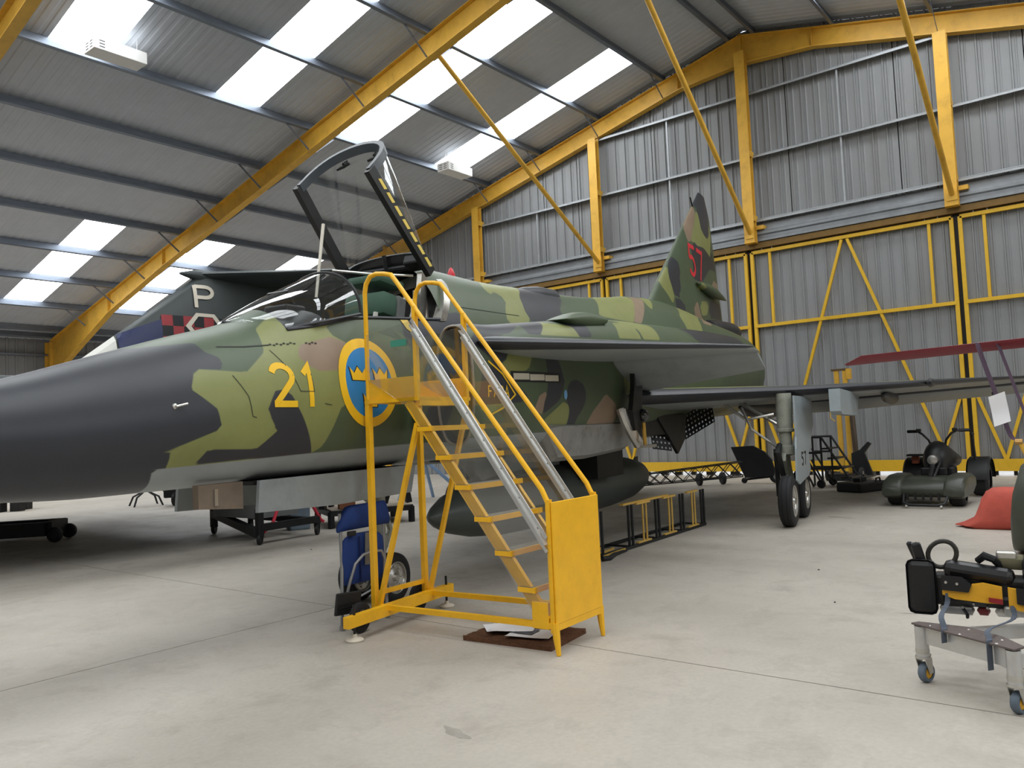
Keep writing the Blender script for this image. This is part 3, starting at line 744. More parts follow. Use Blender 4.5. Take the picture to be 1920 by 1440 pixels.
# windshield: frame and glass
rg = []; base = []
for i in range(17):
    t = i/16; u = -1.57+.93*t
    wv = .405*min(1, (t*1.75))**.5*(1 if t > 0 else 0)+.004; 
    zb_ = interp(t, [0, .2, .5, 1], [2.145, 2.08, 2.15, 2.26]); ztp = 2.15+(2.62-2.15)*(t**.92)
    wv = min(wv, .405)
    ring = []
    for k in range(25):
        a = math.pi*k/24; ring.append(V(u, wv*math.cos(a), zb_+max(.004, ztp-zb_)*max(0, math.sin(a))**.9))
    rg.append(ring)
gl = MB().loft(rg, closed=False).build('windshield_glass', GLASS, JET, smooth=True, angle=80, fix=False)
MB().tube(rg[-1], .012, 8).build('windshield_arch', DARKP, JET, smooth=True)
for side in (0, -1): MB().tube([r[side] for r in rg], .012, 6).build('windshield_rail', BLACKP, JET, smooth=True)
# opened canopy
R0, R1 = Vector((.22, 0, 2.76)), Vector((-.42, 0, 3.41)); dirv = (R1-R0).normalized(); nrm = Vector((-dirv.z*-1, 0, -dirv.x)).normalized()
nrm = Vector((dirv.z, 0, -dirv.x))
def can_ring(t, sc=1.0, n=32, off=0):
    p = R0.lerp(R1, t); w = lerp(.43, .37, t)*sc; h = lerp(.13, .56, max(0, t)**.75)*sc
    return [p+nrm*(h*max(0, math.sin(math.pi*k/n))**.62+off)+Vector((0, w*math.cos(math.pi*k/n), 0)) for k in range(n+1)]
MB().loft([can_ring(k/12) for k in range(13)], closed=False).build('canopy_glass', GLASS, JET, smooth=True, angle=80, fix=False)
can = MB()
fr = MB(); a = can_ring(1.03, 1.02); b = can_ring(.955, 1.02); c = can_ring(1.03, .93); d = can_ring(.955, .93); n = len(a)
fr.add(a+b+c+d, [(i, i+1, n+i+1, n+i) for i in range(n-1)]+[(2*n+i, 3*n+i, 3*n+i+1, 2*n+i+1) for i in range(n-1)]+[(i, 2*n+i, 2*n+i+1, i+1) for i in range(n-1)]+[(n+i, n+i+1, 3*n+i+1, 3*n+i) for i in range(n-1)])
fr.build('canopy_arch', mat('canopy_frame_grey', srgb(64, 70, 76), .4, var=.1), JET, smooth=True, angle=40)
fr = MB(); a = can_ring(.06, 1.02); b = can_ring(-.1, 1.0); c = can_ring(.06, .93); d = can_ring(-.1, .93)
fr.add(a+b+c+d, [(i, i+1, n+i+1, n+i) for i in range(n-1)]+[(2*n+i, 3*n+i, 3*n+i+1, 2*n+i+1) for i in range(n-1)]+[(i, 2*n+i, 2*n+i+1, i+1) for i in range(n-1)]+[(n+i, n+i+1, 3*n+i+1, 3*n+i) for i in range(n-1)])
fr.build('canopy_rear_arch', DARKP, JET, smooth=True, angle=40)
for s in (1, -1):
    p = R0+Vector((0, -s*.43, 0))-dirv*.08; q = R1+Vector((0, -s*.37, 0))+dirv*.02
    rail = MB().bar(p, q, .05, .10, up=nrm).build('canopy_rail', DARKP, JET)
    if s == 1:
        DASH = mat('dash_yellow', srgb(226, 200, 96), .5, var=.05)
        for k in range(7):
            t = .06+.125*k; c1 = p.lerp(q, t); c2 = p.lerp(q, t+.075); off = Vector((0, -.027, 0))+nrm*.015
            dd = [c1+off-nrm*.012, c2+off-nrm*.012+dirv*.02, c2+off+nrm*.024, c1+off+nrm*.024-dirv*.02]
            MB().add(dd+[x+Vector((0, .004, 0)) for x in dd], [(0,1,2,3),(4,7,6,5),(0,4,5,1),(1,5,6,2),(2,6,7,3),(3,7,4,0)]).build('yellow_dash', DASH, rail)
for (t, k) in ((.93, 10), (.93, 20)):
    r = can_ring(t, .9); cpt = r[k]; m = MB(); m.tube([cpt+Vector((0, .07, -.03)), cpt+Vector((0, 0, -.02)), cpt+Vector((0, -.07, .0))], .012, 6); m.tube([cpt, cpt+nrm*.06], .015, 6); m.build('canopy_handle', DARKP, JET)
MB().tube([V(-.52, -.13, 2.46), V(-.33, -.2, 3.10)], [.011, .014], 8).build('canopy_prop', mat('prop_cream', srgb(214, 208, 194), .5, var=.05), JET)
m = MB(); m.cbox(V(.34, .26, 2.83), (.14, .22, .10), Matrix.Rotation(.4, 3, 'Y'), .02); m.tube([V(.34, .3, 2.8), V(.3, -.3, 2.8)], .025, 8); m.tube([V(.3, -.05, 2.8), V(.27, -.05, 2.92)], .02, 8); m.build('canopy_hinge', DARKP, JET)
MB().tube([V(.35, .2, 2.72), V(.1, -.1, 2.74), V(-.05, -.36, 2.78)], .012, 8).build('canopy_actuator', SILVER, JET)

# ---- undercarriage
def wheel(c, r, w, n=36, hub=.55, axis=(0, 1, 0), parent=JET, name='wheel', tyre=RUBBER, hubm=SILVER):
    c = Vector(c); h = w/2
    ty = MB().lathe(c, axis, [(-h*.86, r*hub), (-h, r*.72), (-h*.97, r*.86), (-h*.75, r*.97), (-h*.36, r), (-h*.34, r*.985), (-h*.28, r*.985), (-h*.26, r*1.002), (h*.26, r*1.002), (h*.28, r*.985), (h*.34, r*.985), (h*.36, r), (h*.75, r*.97), (h*.97, r*.86), (h, r*.72), (h*.86, r*hub)], n, cap=False).build(name, tyre, parent, smooth=True, angle=30)
    hb = MB().lathe(c, axis, [(-h*.8, r*hub), (-h*.55, r*hub*.9), (-h*.4, r*hub*.6), (-h*.6, r*.2), (-h*.95, r*.12), (-h*.95, .001)], n, cap=False)
    hb.lathe(c, axis, [(h*.8, r*hub), (h*.55, r*hub*.9), (h*.4, r*hub*.6), (h*.6, r*.2), (h*.95, r*.12), (h*.95, .001)], n, cap=False)
    d, a, b = MB.frame(axis)
    for sgn in (-1, 1):
        hb.tube([c+d*(sgn*h*.82)+a*(r*hub*math.cos(g))+b*(r*hub*math.sin(g)) for g in [2*math.pi*k/24 for k in range(24)]], r*.035, 6, closed=True)
        for k in range(8):
            g = 2*math.pi*k/8; q = c+d*(sgn*h*.45)+a*(r*hub*.72*math.cos(g))+b*(r*hub*.72*math.sin(g)); hb.lathe(q-d*.01, d, [(0, r*.05), (.03, r*.05)], 8)
    hb.build('hub', hubm, ty, smooth=True, angle=30); return ty
NW = []
for s in (.17, -.17): wheel(V(-.07, s, .2), .2, .13, hub=.62)
m = MB(); m.tube([V(-.07, .1, .2), V(-.07, -.1, .2)], .03, 10); m.tube([V(-.07, 0, .2), V(.0, 0, .5), V(.0, 0, 1.2)], [.05, .06, .075], 14); m.tube([V(.0, 0, .75), V(-.6, 0, 1.15)], .03, 10)
m.cbox(V(-.05, 0, .48), (.12, .2, .12), bev=.02); m.tube([V(.06, .0, .8), V(.16, 0, .55), V(.02, 0, .32)], .022, 8); m.build('nose_gear_strut', GEARP, JET, smooth=True, angle=40)
# nose-gear doors: two long ones and the short front one
for s in (1, -1):
    MB().prism([(-1.66, 1.10), (-1.68, .90), (-.95, .875), (-.05, .885), (.02, 1.10)], V(0, s*.36, 0), (1, 0, 0), (0, 0, 1), (0, -s, 0), .025).build('nose_gear_door', GREYP, JET)
MB().box((-1.66, -.33, 1.07), (0, .33, 1.095)).build('nose_gear_bay', DARKP, JET)
BROWN = mat('door_lining_brown', srgb(120, 106, 92), .6, var=.2, scale=6)
for s in (1,): MB().prism([(-2.06, 1.10), (-2.06, .96), (-1.72, .93), (-1.72, 1.10)], V(0, s*.30, 0), (1, 0, 0), (0, 0, 1), (0, s, 0), .05).build('front_gear_door', BROWN, JET)
m = MB(); m.box((-1.95, -.312, .97), (-1.925, -.298, 1.07)); m.build('door_stiffener', SILVER, JET)
# main gear
def main_gear(s):
    for k, u in enumerate((5.06, 6.05)): wheel(V(u, s*2.41, .315), .315, .17, hub=.6)
    m = MB(); m.tube([V(5.42, s*2.36, 1.66), V(5.42, s*2.36, 1.18)], .10, 18); m.tube([V(5.42, s*2.36, 1.2), V(5.42, s*2.36, .92)], .078, 18)
    m.lathe(V(5.42, s*2.36, .86), (0, 0, 1), [(0, .06), (.02, .11), (.12, .11), (.14, .06)], 18); m.lathe(V(5.42, s*2.36, 1.16), (0, 0, 1), [(0, .1), (.01, .112), (.04, .112), (.05, .1)], 18)
    m.build('main_gear_strut', GEARP, JET, smooth=True, angle=40)
    m = MB(); rock = [(5.35, .95), (5.25, .8), (5.4, .62), (5.0, .36), (5.06, .25), (5.2, .28), (5.55, .5), (5.95, .28), (6.1, .26), (6.1, .36), (5.7, .66), (5.55, .95)]
    m.prism(rock, V(0, s*2.32, 0), (1, 0, 0), (0, 0, 1), (0, -s, 0), .05); m.build('gear_rocker_beam', GEARP, JET)
    m = MB(); m.tube([V(5.25, s*2.33, .62), V(5.1, s*2.3, .9), V(5.3, s*2.3, 1.0)], .035, 8); m.tube([V(5.32, s*2.25, .35), V(5.34, s*2.24, .95)], .03, 8); m.build('brake_linkage', DARKP, JET, smooth=True)
    m = MB(); m.tube([V(5.42, s*2.3, 1.25), V(5.5, s*1.75, 1.60)], .03, 10); m.tube([V(5.38, s*2.28, .95), V(5.2, s*1.98, 1.22), V(5.3, s*1.85, 1.5)], .016, 8); m.tube([V(5.36, s*2.24, 1.4), V(5.3, s*1.9, 1.34), V(5.3, s*1.6, 1.58)], .018, 8); m.build('side_stay', SILVER, JET, smooth=True)
    door = [(5.25, 1.62), (5.25, 1.1), (5.18, .95), (5.12, .56), (5.3, .50), (6.05, .56), (6.25, .62), (6.15, .85), (6.6, 1.15), (6.75, 1.25), (6.7, 1.62)]
    d = MB().prism(door, V(0, s*2.50, 0), (1, 0, 0), (0, 0, 1), (0, -s, 0), .022).build('main_gear_door', mat('gear_door_blue_grey', srgb(150, 160, 164), .45, var=.08), JET)
    return d
mdoor = main_gear(1); main_gear(-1)
for s in (1, -1):
    MB().prism([(5.35, 1.68), (5.35, 1.40), (5.5, 1.36), (7.4, 1.33), (7.9, 1.66)], V(0, s*2.92, 0), (1, 0, 0), (0, 0, 1), (0, -s, 0), .13).build('wing_pylon', MATS['gear_door_blue_grey'], JET)
    # underside box of the wing root with actuator fairings
    MB().loft([[V(u, s*(1.62+.16*k*math.cos(a)), 1.52+.17*k*math.sin(a)) for a in [2*math.pi*q/14 for q in range(14)]] for u, k in ((6.2, .1), (6.8, .8), (8.5, 1), (10.2, .6), (10.5, .1))]).build('elevon_fairing', BLACKP, JET, smooth=True)
    MB().loft([[V(u, s*(3.42+.10*k*math.cos(a)), 1.60+.12*k*math.sin(a)) for a in [2*math.pi*q/14 for q in range(14)]] for u, k in ((7.4, .1), (8.0, .8), (9.3, 1), (10.4, .6), (10.6, .1))]).build('elevon_fairing', BLACKP, JET, smooth=True)

# ---- drop tank on the centreline pylon
tk = MB().lathe(V(.73, 0, .575), (1, 0, 0), [(0, .004), (.05, .055), (.15, .11), (.35, .185), (.7, .26), (1.2, .315), (1.7, .335), (4.2, .335), (5.0, .30), (5.5, .22), (5.75, .14)], 40).build('drop_tank', mat('tank_grey_green', srgb(78, 84, 80), .42, var=.08, scale=3), JET, smooth=True)
for k in range(3): MB().prism([(0, 0), (.5, .28), (.62, .28), (.62, 0)], V(5.75, 0, .575), (1, 0, 0), (0, math.cos(2.09*k+1.57), math.sin(2.09*k+1.57)), (0, -math.sin(2.09*k+1.57), math.cos(2.09*k+1.57)), .012).build('tank_fin', MATS['tank_grey_green'], tk)
MB().prism([(1.6, .85), (1.3, 1.12), (4.9, 1.12), (4.5, .85)], V(0, .06, 0), (1, 0, 0), (0, 0, 1), (0, 1, 0), .12).build('tank_pylon', GREYP, JET)
# ---- lower fuselage fairing, scoop and panels
for s in (1, -1):
    MB().loft([[V(u, s*v, z) for v, z in ((.45, 1.2), (.45, zb_+.02), (.5, zb_), (.92, zb_), (.99, zb_+.04), (1.05, 1.36), (.98, 1.4))] for u, zb_ in ((1.22, 1.30), (1.45, 1.03), (2.2, 1.02), (3.3, 1.06), (3.38, 1.08))]).build('ventral_fairing', mat('weathered_grey_metal', srgb(150, 150, 146), .45, metal=.3, var=.12, scale=4, dirt=srgb(84, 78, 68), dirt_amt=.6, dirt_scale=5), JET)
m = MB()     # curved silver duct beside the wing root
for k in range(3):
    m.tube([V(2.72+.06*k, 1.14+.02*k, 1.52), V(2.74+.06*k, 1.18, 1.38), V(2.86+.06*k, 1.2, 1.24), V(3.05+.06*k, 1.2, 1.12)], .045, 8)
m.cbox(V(3.2, 1.27, 1.1), (.3, .1, .03)); m.build('bleed_duct', SILVER, JET, smooth=True)
m = MB(); m.prism([(2.82, 1.28), (2.76, 1.5), (2.86, 1.76), (2.88, 1.98), (2.92, 1.76), (3.12, 1.77), (3.06, 1.5), (3.1, 1.3)], V(0, 1.22, 0), (1, 0, 0), (0, 0, 1), (0, -1, 0), .05); m.build('hinge_bracket', DARKP, JET)
MB().lathe(V(3.05, 1.28, 1.44), (0, -1, .3), [(-.075, .003), (-.06, .045), (-.02, .073), (.02, .073), (.06, .045), (.075, .003)], 16).build('lamp_globe', mat('lamp_glass_dark', srgb(20, 20, 22), .08, var=0, coat=1), JET, smooth=True)
m = MB(); m.tube([V(3.0, 1.3, 1.36), V(3.02, 1.3, 1.12)], .022, 8); m.build('duct_stay', mat('brass', srgb(190, 150, 70), .35, metal=.6), JET)
# perforated air-brake panels and the pointed fairing below the fuselage
def perforated(c, ax, ay, nx, ny, cell):
    c = Vector(c); ax = Vector(ax).normalized(); ay = Vector(ay).normalized(); nn = ax.cross(ay); m = MB(); hsz = .36
    for i in range(nx):
        for j in range(ny):
            o = c+ax*(i*cell)+ay*(j*cell); sq = [(0, 0), (1, 0), (1, 1), (0, 1)]; q = [(.5-hsz/2, .5-hsz/2), (.5+hsz/2, .5-hsz/2), (.5+hsz/2, .5+hsz/2), (.5-hsz/2, .5+hsz/2)]
            vs = [o+ax*(a*cell)+ay*(b*cell) for a, b in sq]+[o+ax*(a*cell)+ay*(b*cell) for a, b in q]
            m.add(vs, [(k, (k+1) % 4, 4+(k+1) % 4, 4+k) for k in range(4)])
    return m
perforated(V(5.75, .95, 1.10), (.5, -.35, .26), (.0, .1, .9), 9, 5, .066).build('air_brake_panel', DARKP, JET, fix=False)
perforated(V(4.6, .85, 1.02), (.5, -.3, -.08), (.0, .1, .9), 5, 4, .066).build('air_brake_panel', DARKP, JET, fix=False)
m = MB(); m.prism([(4.3, 1.45), (4.75, 1.18), (5.15, .93), (5.5, 1.12), (5.6, 1.45)], V(0, 1.02, 0), (1, .0, 0), (0, 0, 1), (0, 1, 0), .04); m.build('ventral_plate', DARKP, JET)
m = MB(); m.box((3.45, -.55, .72), (4.3, .55, 1.3)); m.box((3.4, -1.0, 1.2), (5.3, 1.0, 1.5)); m.build('belly_shade_block', DARKP, JET)  # black boxes stand in for the dark void and deep shade under the belly
CAMO_PATCHES = {
 'core': {
  'lg': [[(-2.13, 1.782), (-1.793, 1.772), (-1.596, 1.914), (-1.53, 2.078), (-1.374, 2.177), (-0.723, 2.235), (-1.018, 2.137), (-0.976, 2.068), (-0.863, 2.017), (-0.665, 1.966), (-0.651, 1.806), (-0.737, 1.57), (-1.008, 1.583), (-1.183, 1.288), (-1.268, 1.25), (-2.405, 1.201), (-2.443, 1.284), (-2.018, 1.431), (-2.048, 1.544), (-2.194, 1.659)],
    [(1.601, 2.858), (2.471, 2.923), (2.482, 2.879), (2.233, 2.776), (2.101, 2.604), (2.135, 2.453), (1.577, 2.398), (1.648, 2.54), (1.824, 2.685), (1.674, 2.755), (1.533, 2.687), (1.499, 2.766)],
    [(4.785, 3.114), (6.023, 3.294), (6.103, 3.228), (5.276, 2.762), (4.198, 2.755), (4.509, 2.944)],
    [(6.577, 3.323), (6.99, 3.349), (6.421, 3.079), (6.385, 3.158)],
    [(7.986, 3.31), (9.38, 3.362), (8.446, 3.109), (8.072, 2.827), (7.368, 2.816), (7.466, 3.077)]],
  'tn': [[(-1.308, 1.977), (-1.005, 2.058), (-0.863, 2.017), (-0.839, 1.955), (-1.024, 1.814), (-1.2, 1.8), (-1.283, 1.833), (-1.319, 1.868), (-1.354, 1.889)],
    [(6.185, 3.29), (6.579, 3.299), (5.563, 2.78), (5.276, 2.762)],
    [(9.577, 3.444), (10.53, 3.41), (9.105, 3.061), (8.566, 3.059)]],
  'bk': [[(-1.615, 1.658), (-1.536, 1.669), (-1.476, 1.632), (-1.386, 1.49), (-1.323, 1.371), (-1.241, 1.213), (-1.762, 1.241), (-2.159, 1.226), (-2.097, 1.311), (-1.748, 1.299), (-1.603, 1.405), (-1.684, 1.533)],
    [(-2.358, 1.908), (-2.007, 1.957), (-1.999, 1.895), (-1.934, 1.863), (-1.93, 1.784), (-2.13, 1.782), (-2.194, 1.659), (-2.048, 1.544), (-2.018, 1.431), (-2.443, 1.284), (-2.426, 1.228), (-2.319, 1.08)],
    [(2.535, 2.931), (3.3, 3.023), (3.409, 2.946), (3.517, 2.945), (3.046, 2.699), (3.068, 2.635), (2.357, 2.474), (2.135, 2.453), (2.11, 2.593), (2.208, 2.76)],
    [(-0.163, 2.26), (0.779, 2.431), (0.713, 2.324), (0.569, 2.137), (0.022, 1.833), (-0.181, 2.082)]],
 },
 'trunk': {
  'lg': [[(1.37, 2.344), (1.423, 2.352), (2.015, 2.356), (2.021, 2.241), (1.192, 2.198), (1.253, 2.289)],
    [(3.215, 2.515), (3.657, 2.553), (3.799, 2.493), (3.76, 2.353), (3.004, 2.306)],
    [(3.667, 2.624), (4.726, 2.629), (4.595, 2.487), (4.527, 2.401), (3.823, 2.358), (3.887, 2.488), (3.462, 2.566), (2.962, 2.576)],
    [(0.587, 2.095), (0.969, 2.072), (0.953, 2.037), (0.844, 1.866), (0.736, 1.839), (0.562, 1.833), (0.525, 1.787), (0.406, 1.889), (0.528, 1.944)],
    [(1.459, 1.587), (1.585, 1.548), (1.586, 1.358), (1.146, 1.362), (1.112, 1.424), (1.198, 1.466)],
    [(2.903, 2.024), (3.643, 1.748), (3.441, 1.634), (2.967, 1.675)],
    [(0.136, 1.784), (0.259, 1.809), (0.436, 1.661), (0.475, 1.551), (0.253, 1.487), (0.117, 1.517)]],
  'bk': [[(0.985, 2.319), (1.484, 2.361), (1.192, 2.198), (0.983, 2.192)],
    [(1.711, 2.391), (1.813, 2.417), (2.336, 2.429), (2.287, 2.256), (1.984, 2.238), (1.965, 2.345)],
    [(0.168, 2.147), (0.585, 2.133), (0.531, 1.953), (0.357, 1.878), (0.161, 1.849), (0.085, 1.551), (0.888, 1.584), (0.058, 2.06)],
    [(-0.431, 2.217), (0.19, 2.283), (0.449, 2.265), (1.043, 2.313), (0.686, 2.174), (0.157, 2.132), (0.156, 2.178)],
    [(1.109, 2.057), (1.324, 2.035), (1.409, 1.949), (1.49, 1.777), (1.395, 1.607), (1.068, 1.467), (1.082, 1.566), (1.163, 1.696), (1.157, 1.947)],
    [(1.555, 1.769), (1.728, 1.805), (1.89, 1.763), (1.957, 1.659), (1.915, 1.554), (1.78, 1.436), (1.764, 1.37), (1.59, 1.353), (1.593, 1.508), (1.513, 1.603)],
    [(6.285, 2.752), (10.205, 2.992), (10.45, 2.749), (6.537, 2.528)]],
  'tn': [[(0.995, 1.636), (1.152, 1.686), (1.068, 1.467), (0.909, 1.505)],
    [(2.432, 1.678), (2.722, 1.569), (2.797, 1.467), (2.767, 1.355), (2.014, 1.356), (2.134, 1.497)]],
 },
 'fin': {
  'bk': [[(10.091, 5.666), (10.666, 6.02), (11.389, 6.117), (11.561, 5.704), (11.548, 5.659), (11.51, 5.289), (11.297, 5.143), (10.957, 5.177), (10.759, 5.281), (10.652, 5.479), (10.441, 5.665)],
    [(10.128, 4.884), (10.264, 4.813), (10.907, 4.878), (11.435, 4.782), (11.657, 4.966), (11.97, 4.554), (11.285, 4.507), (10.57, 4.141), (9.847, 4.036), (9.866, 4.331), (9.838, 4.693)],
    [(8.604, 4.332), (8.906, 4.258), (8.963, 4.117), (8.843, 3.961), (8.877, 3.798), (8.701, 3.57), (9.038, 3.493), (9.013, 3.302), (8.311, 3.323), (8.455, 3.559), (8.281, 3.901), (8.378, 4.16)],
    [(11.1, 3.83), (12.198, 3.888), (12.196, 3.53), (10.762, 3.427)]],
  'lg': [[(10.428, 5.64), (10.652, 5.479), (10.747, 5.245), (11.297, 5.143), (11.616, 5.57), (11.67, 5.223), (11.44, 4.794), (10.911, 4.89), (10.268, 4.824), (9.849, 4.821), (10.423, 5.484)],
    [(8.36, 4.157), (8.281, 3.901), (8.424, 3.555), (8.313, 3.408), (8.075, 3.56), (7.784, 3.734)],
    [(10.246, 3.701), (11.092, 3.806), (10.668, 3.439), (10.068, 3.416)],
    [(10.206, 4.12), (10.616, 3.996), (9.916, 3.868)]],
  'tn': [[(10.326, 5.653), (10.423, 5.484), (9.849, 4.821), (9.633, 4.781), (9.526, 5.047)],
    [(11.6, 4.329), (12.094, 4.292), (12.131, 4.05), (11.288, 4.067)],
    [(9.713, 3.614), (10.246, 3.701), (10.068, 3.416), (10.716, 3.281), (9.538, 3.308)]],
 },
}
# ---------------------------------------------------------------- paint the jet
def paint_side(o, key):
    co = verts_np(o); P = np.stack([co[:, 0], co[:, 2]], 1); paint(o, P, CAMO_PATCHES[key])
CAMO_PATCHES['core']['bk'].append([(-5, .6), (-2.33, .6), (-2.33, 1.087), (-2.417, 1.231), (-2.40, 1.29), (-2.25, 1.45), (-2.24, 1.7), (-2.37, 1.92), (-2.45, 2.3), (-5, 2.3)])
CAMO_PATCHES['core']['gr'] = [[(-2.33, .5), (-2.33, 1.087), (-2.41, 1.215), (-1.3, 1.25), (-.3, 1.27), (1, 1.28), (12, 1.28), (12, .5)]]
CAMO_PATCHES['trunk']['gr'] = [[(-1, .5), (-1, 1.28), (1, 1.31), (12, 1.36), (12, .5)]]
paint_side(fus, 'core')
for t in trunks: paint_side(t, 'trunk')
paint_side(fin, 'fin'); paint_side(bul, 'fin')
def paint_plan(o, lg=()):
    # flying surface: grey below, dark leading edge strip kept to the top
    n = len(o.data.vertices); ring = 29; idx = np.arange(n) % ring
    low = np.where(idx >= 17, 1.0, -1.0); edge = np.where(np.abs(idx-14) <= 2, 1.0, -1.0)
    co = verts_np(o); P = np.stack([co[:, 0], np.abs(co[:, 1])], 1)
    paint(o, P, {'lg': list(lg)}, {'gr': low, 'bk': edge})
for w in wings: paint_plan(w, [[(2.5, .5), (5.0, .9), (8, .8), (8, 2.4), (5, 2.1)], [(7.5, 2.6), (9.5, 3.0), (9.5, 4.2), (7.2, 3.6)]])
for c in canards: paint_plan(c)
for o in bpy.data.objects:
    if o.parent is JET and o.name.startswith(('elevon', 'canard_fairing')) and o.data.materials[0] is CAMO:
        if o.name.startswith('canard_fairing'): paint(o, verts_np(o)[:, [0, 2]], {})
        else: paint_plan(o)

# ---------------------------------------------------------------- markings: thin films laid on the skin
def bvh_of(objs):
    vs = []; fs = []
    for ob in objs:
        b = len(vs); vs += [v.co.copy() for v in ob.data.vertices]; fs += [[i+b for i in p.vertices] for p in ob.data.polygons]
    return BVHTree.FromPolygons(vs, fs)
BV_BODY = bvh_of([fus, trunks[0]]); BV_FIN = bvh_of([fin])
def decal(name, polys, matl, bv, off=.003, parent=JET, maxe=.05, label=None):
    bm = bmesh.new()
    for poly in polys:
        vs = [bm.verts.new((u, 0, z)) for u, z in poly]
        try: bm.faces.new(vs)
        except ValueError: pass
    for _ in range(6):
        bmesh.ops.triangulate(bm, faces=bm.faces[:])
        es = [e for e in bm.edges if e.calc_length() > maxe]
        if not es: break
        bmesh.ops.subdivide_edges(bm, edges=es, cuts=1)
    bmesh.ops.triangulate(bm, faces=bm.faces[:])
    for v in bm.verts:
        h = bv.ray_cast(Vector((v.co.x, -4, v.co.z)), Vector((0, 1, 0)))
        if h[0] is not None: v.co = h[0]+Vector((0, -off, 0))+h[1]*0
        else: v.co.y = -.05
    bmesh.ops.recalc_face_normals(bm, faces=bm.faces[:])
    me = bpy.data.meshes.new(name); bm.to_mesh(me); bm.free(); me.materials.append(matl)
    me.polygons.foreach_set('use_smooth', [True]*len(me.polygons))
    return link(name, me, parent, label)
def stroke(pts, w):
    # polyline -> quads with mitred joints
    pts = [p for i, p in enumerate(pts) if i == 0 or abs(p[0]-pts[i-1][0])+abs(p[1]-pts[i-1][1]) > 1e-6]
    out = []; n = len(pts); L = []; R_ = []
    for i, p in enumerate(pts):
        a = Vector(pts[max(0, i-1)]); b = Vector(pts[min(n-1, i+1)]); d = (b-a).normalized() if (b-a).length else Vector((1, 0))
        if 0 < i < n-1:
            d1 = (Vector(p)-a).normalized(); d2 = (b-Vector(p)).normalized(); d = (d1+d2).normalized(); k = 1/max(.45, d.dot(d1))
        else: k = 1
        nn = Vector((-d.y, d.x))*(w/2*k); L.append((p[0]+nn.x, p[1]+nn.y)); R_.append((p[0]-nn.x, p[1]-nn.y))
    for i in range(n-1): out.append([L[i], L[i+1], R_[i+1], R_[i]])
    return out
def arc(cx, cy, rx, ry, a0, a1, n=10): return [(cx+rx*math.cos(math.radians(a0+(a1-a0)*k/n)), cy+ry*math.sin(math.radians(a0+(a1-a0)*k/n))) for k in range(n+1)]
FONT = {'2': [arc(.5, .72, .38, .24, 165, -35, 12)+[(.12, .06)], [(.04, .05), (.98, .05)]],
        '1': [[(.05, .78), (.5, .96), (.5, .0)]],
        '5': [[(.9, .95), (.18, .95), (.14, .55)], [(.14, .55)]+arc(.45, .33, .42, .28, 100, -150, 12)],
        '7': [[(.05, .95), (.92, .95), (.45, .0)]],
        'F': [[(.1, 0), (.1, 1)], [(.1, .96), (.85, .96)], [(.1, .52), (.7, .52)]],
        'A': [[(.02, 0), (.5, 1), (.98, 0)], [(.2, .36), (.8, .36)]],
        'R': [[(.1, 0), (.1, 1)], [(.1, .96), (.55, .96)]+arc(.55, .73, .3, .23, 90, -90, 8)+[(.1, .5)], [(.45, .5), (.9, 0)]],
        'P': [[(.1, 0), (.1, 1)], [(.1, .95), (.55, .95)]+arc(.55, .71, .32, .24, 90, -90, 8)+[(.1, .47)]]}
def glyph(ch, u0, z0, w, h, sw, shear=0):
    q = []
    for line in FONT[ch]: q += stroke([(u0+x*w+shear*(y*h), z0+y*h) for x, y in line], sw)
    return q
for q_ in (glyph('2', -1.635, 1.562, .205, .275, .042), glyph('1', -1.365, 1.558, .115, .28, .042)): decal('nose_digit', q_, YELP, BV_BODY, .003)
cu, cz, cr = -.705, 1.738, .325
circ = lambda r, n=40: [(cu+r*math.cos(2*math.pi*k/n), cz+r*math.sin(2*math.pi*k/n)) for k in range(n)]
def ringpoly(r0, r1, n=40): return [[circ(r1)[k], circ(r1)[(k+1) % n], circ(r0)[(k+1) % n], circ(r0)[k]] for k in range(n)]
rd = decal('roundel', ringpoly(.256, .327), YELP, BV_BODY, .003, label='round yellow-ringed blue emblem with three gold crowns')
decal('roundel_field', [circ(.258)], BLUEP, BV_BODY, .0032, parent=rd)
def crown(x, y, s): return [(x-s*.8, y-s*.55), (x+s*.8, y-s*.55), (x+s*1.0, y+s*.55), (x+s*.5, y+s*.05), (x, y+s*.62), (x-s*.5, y+s*.05), (x-s*1.0, y+s*.55)]
for x, y in ((cu-.12, cz+.06), (cu+.13, cz+.06), (cu, cz-.13)):
    k = decal('crown_outline', [crown(x, y, .098)], DARKP, BV_BODY, .0042, parent=rd)
    decal('crown', [crown(x, y-.002, .084)], YELP, BV_BODY, .0052, parent=rd)
x = .21
pl = []
for ch in 'FARA': pl += glyph(ch, x, 1.618, .062, .092, .013); x += .078
decal('intake_warning_word', pl, YELP, BV_BODY, .004, label='small yellow word FARA on the intake')
decal('intake_warning_chevron', stroke([(.235, 1.91), (.42, 1.81), (.60, 1.642), (.42, 1.53), (.25, 1.475)], .016), YELP, BV_BODY, .004)
BONE = mat('panel_bone', srgb(190, 184, 166), .5, var=.05)
decal('service_panel_frame', [[(.545, 1.748), (1.40, 1.758), (1.40, 1.852), (.545, 1.84)]], DARKP, BV_BODY, .003)
for k in range(3): decal('service_plate', [[(.58+.262*k, 1.768), (.58+.262*k+.252, 1.774), (.58+.262*k+.252, 1.828), (.58+.262*k, 1.822)]], BONE, BV_BODY, .006)
decal('blue_dot', [[(1.49+.035*math.cos(a), 1.652+.045*math.sin(a)) for a in [2*math.pi*k/16 for k in range(16)]]], mat('dot_blue', srgb(110, 160, 200), .5, var=0), BV_BODY, .005)
decal('rescue_arrow', [[(-.165, 2.262), (-.075, 2.277), (-.03, 2.14), (-.12, 2.19)]], mat('rescue_yellow', srgb(222, 190, 90), .5, var=.03), BV_BODY, .004)
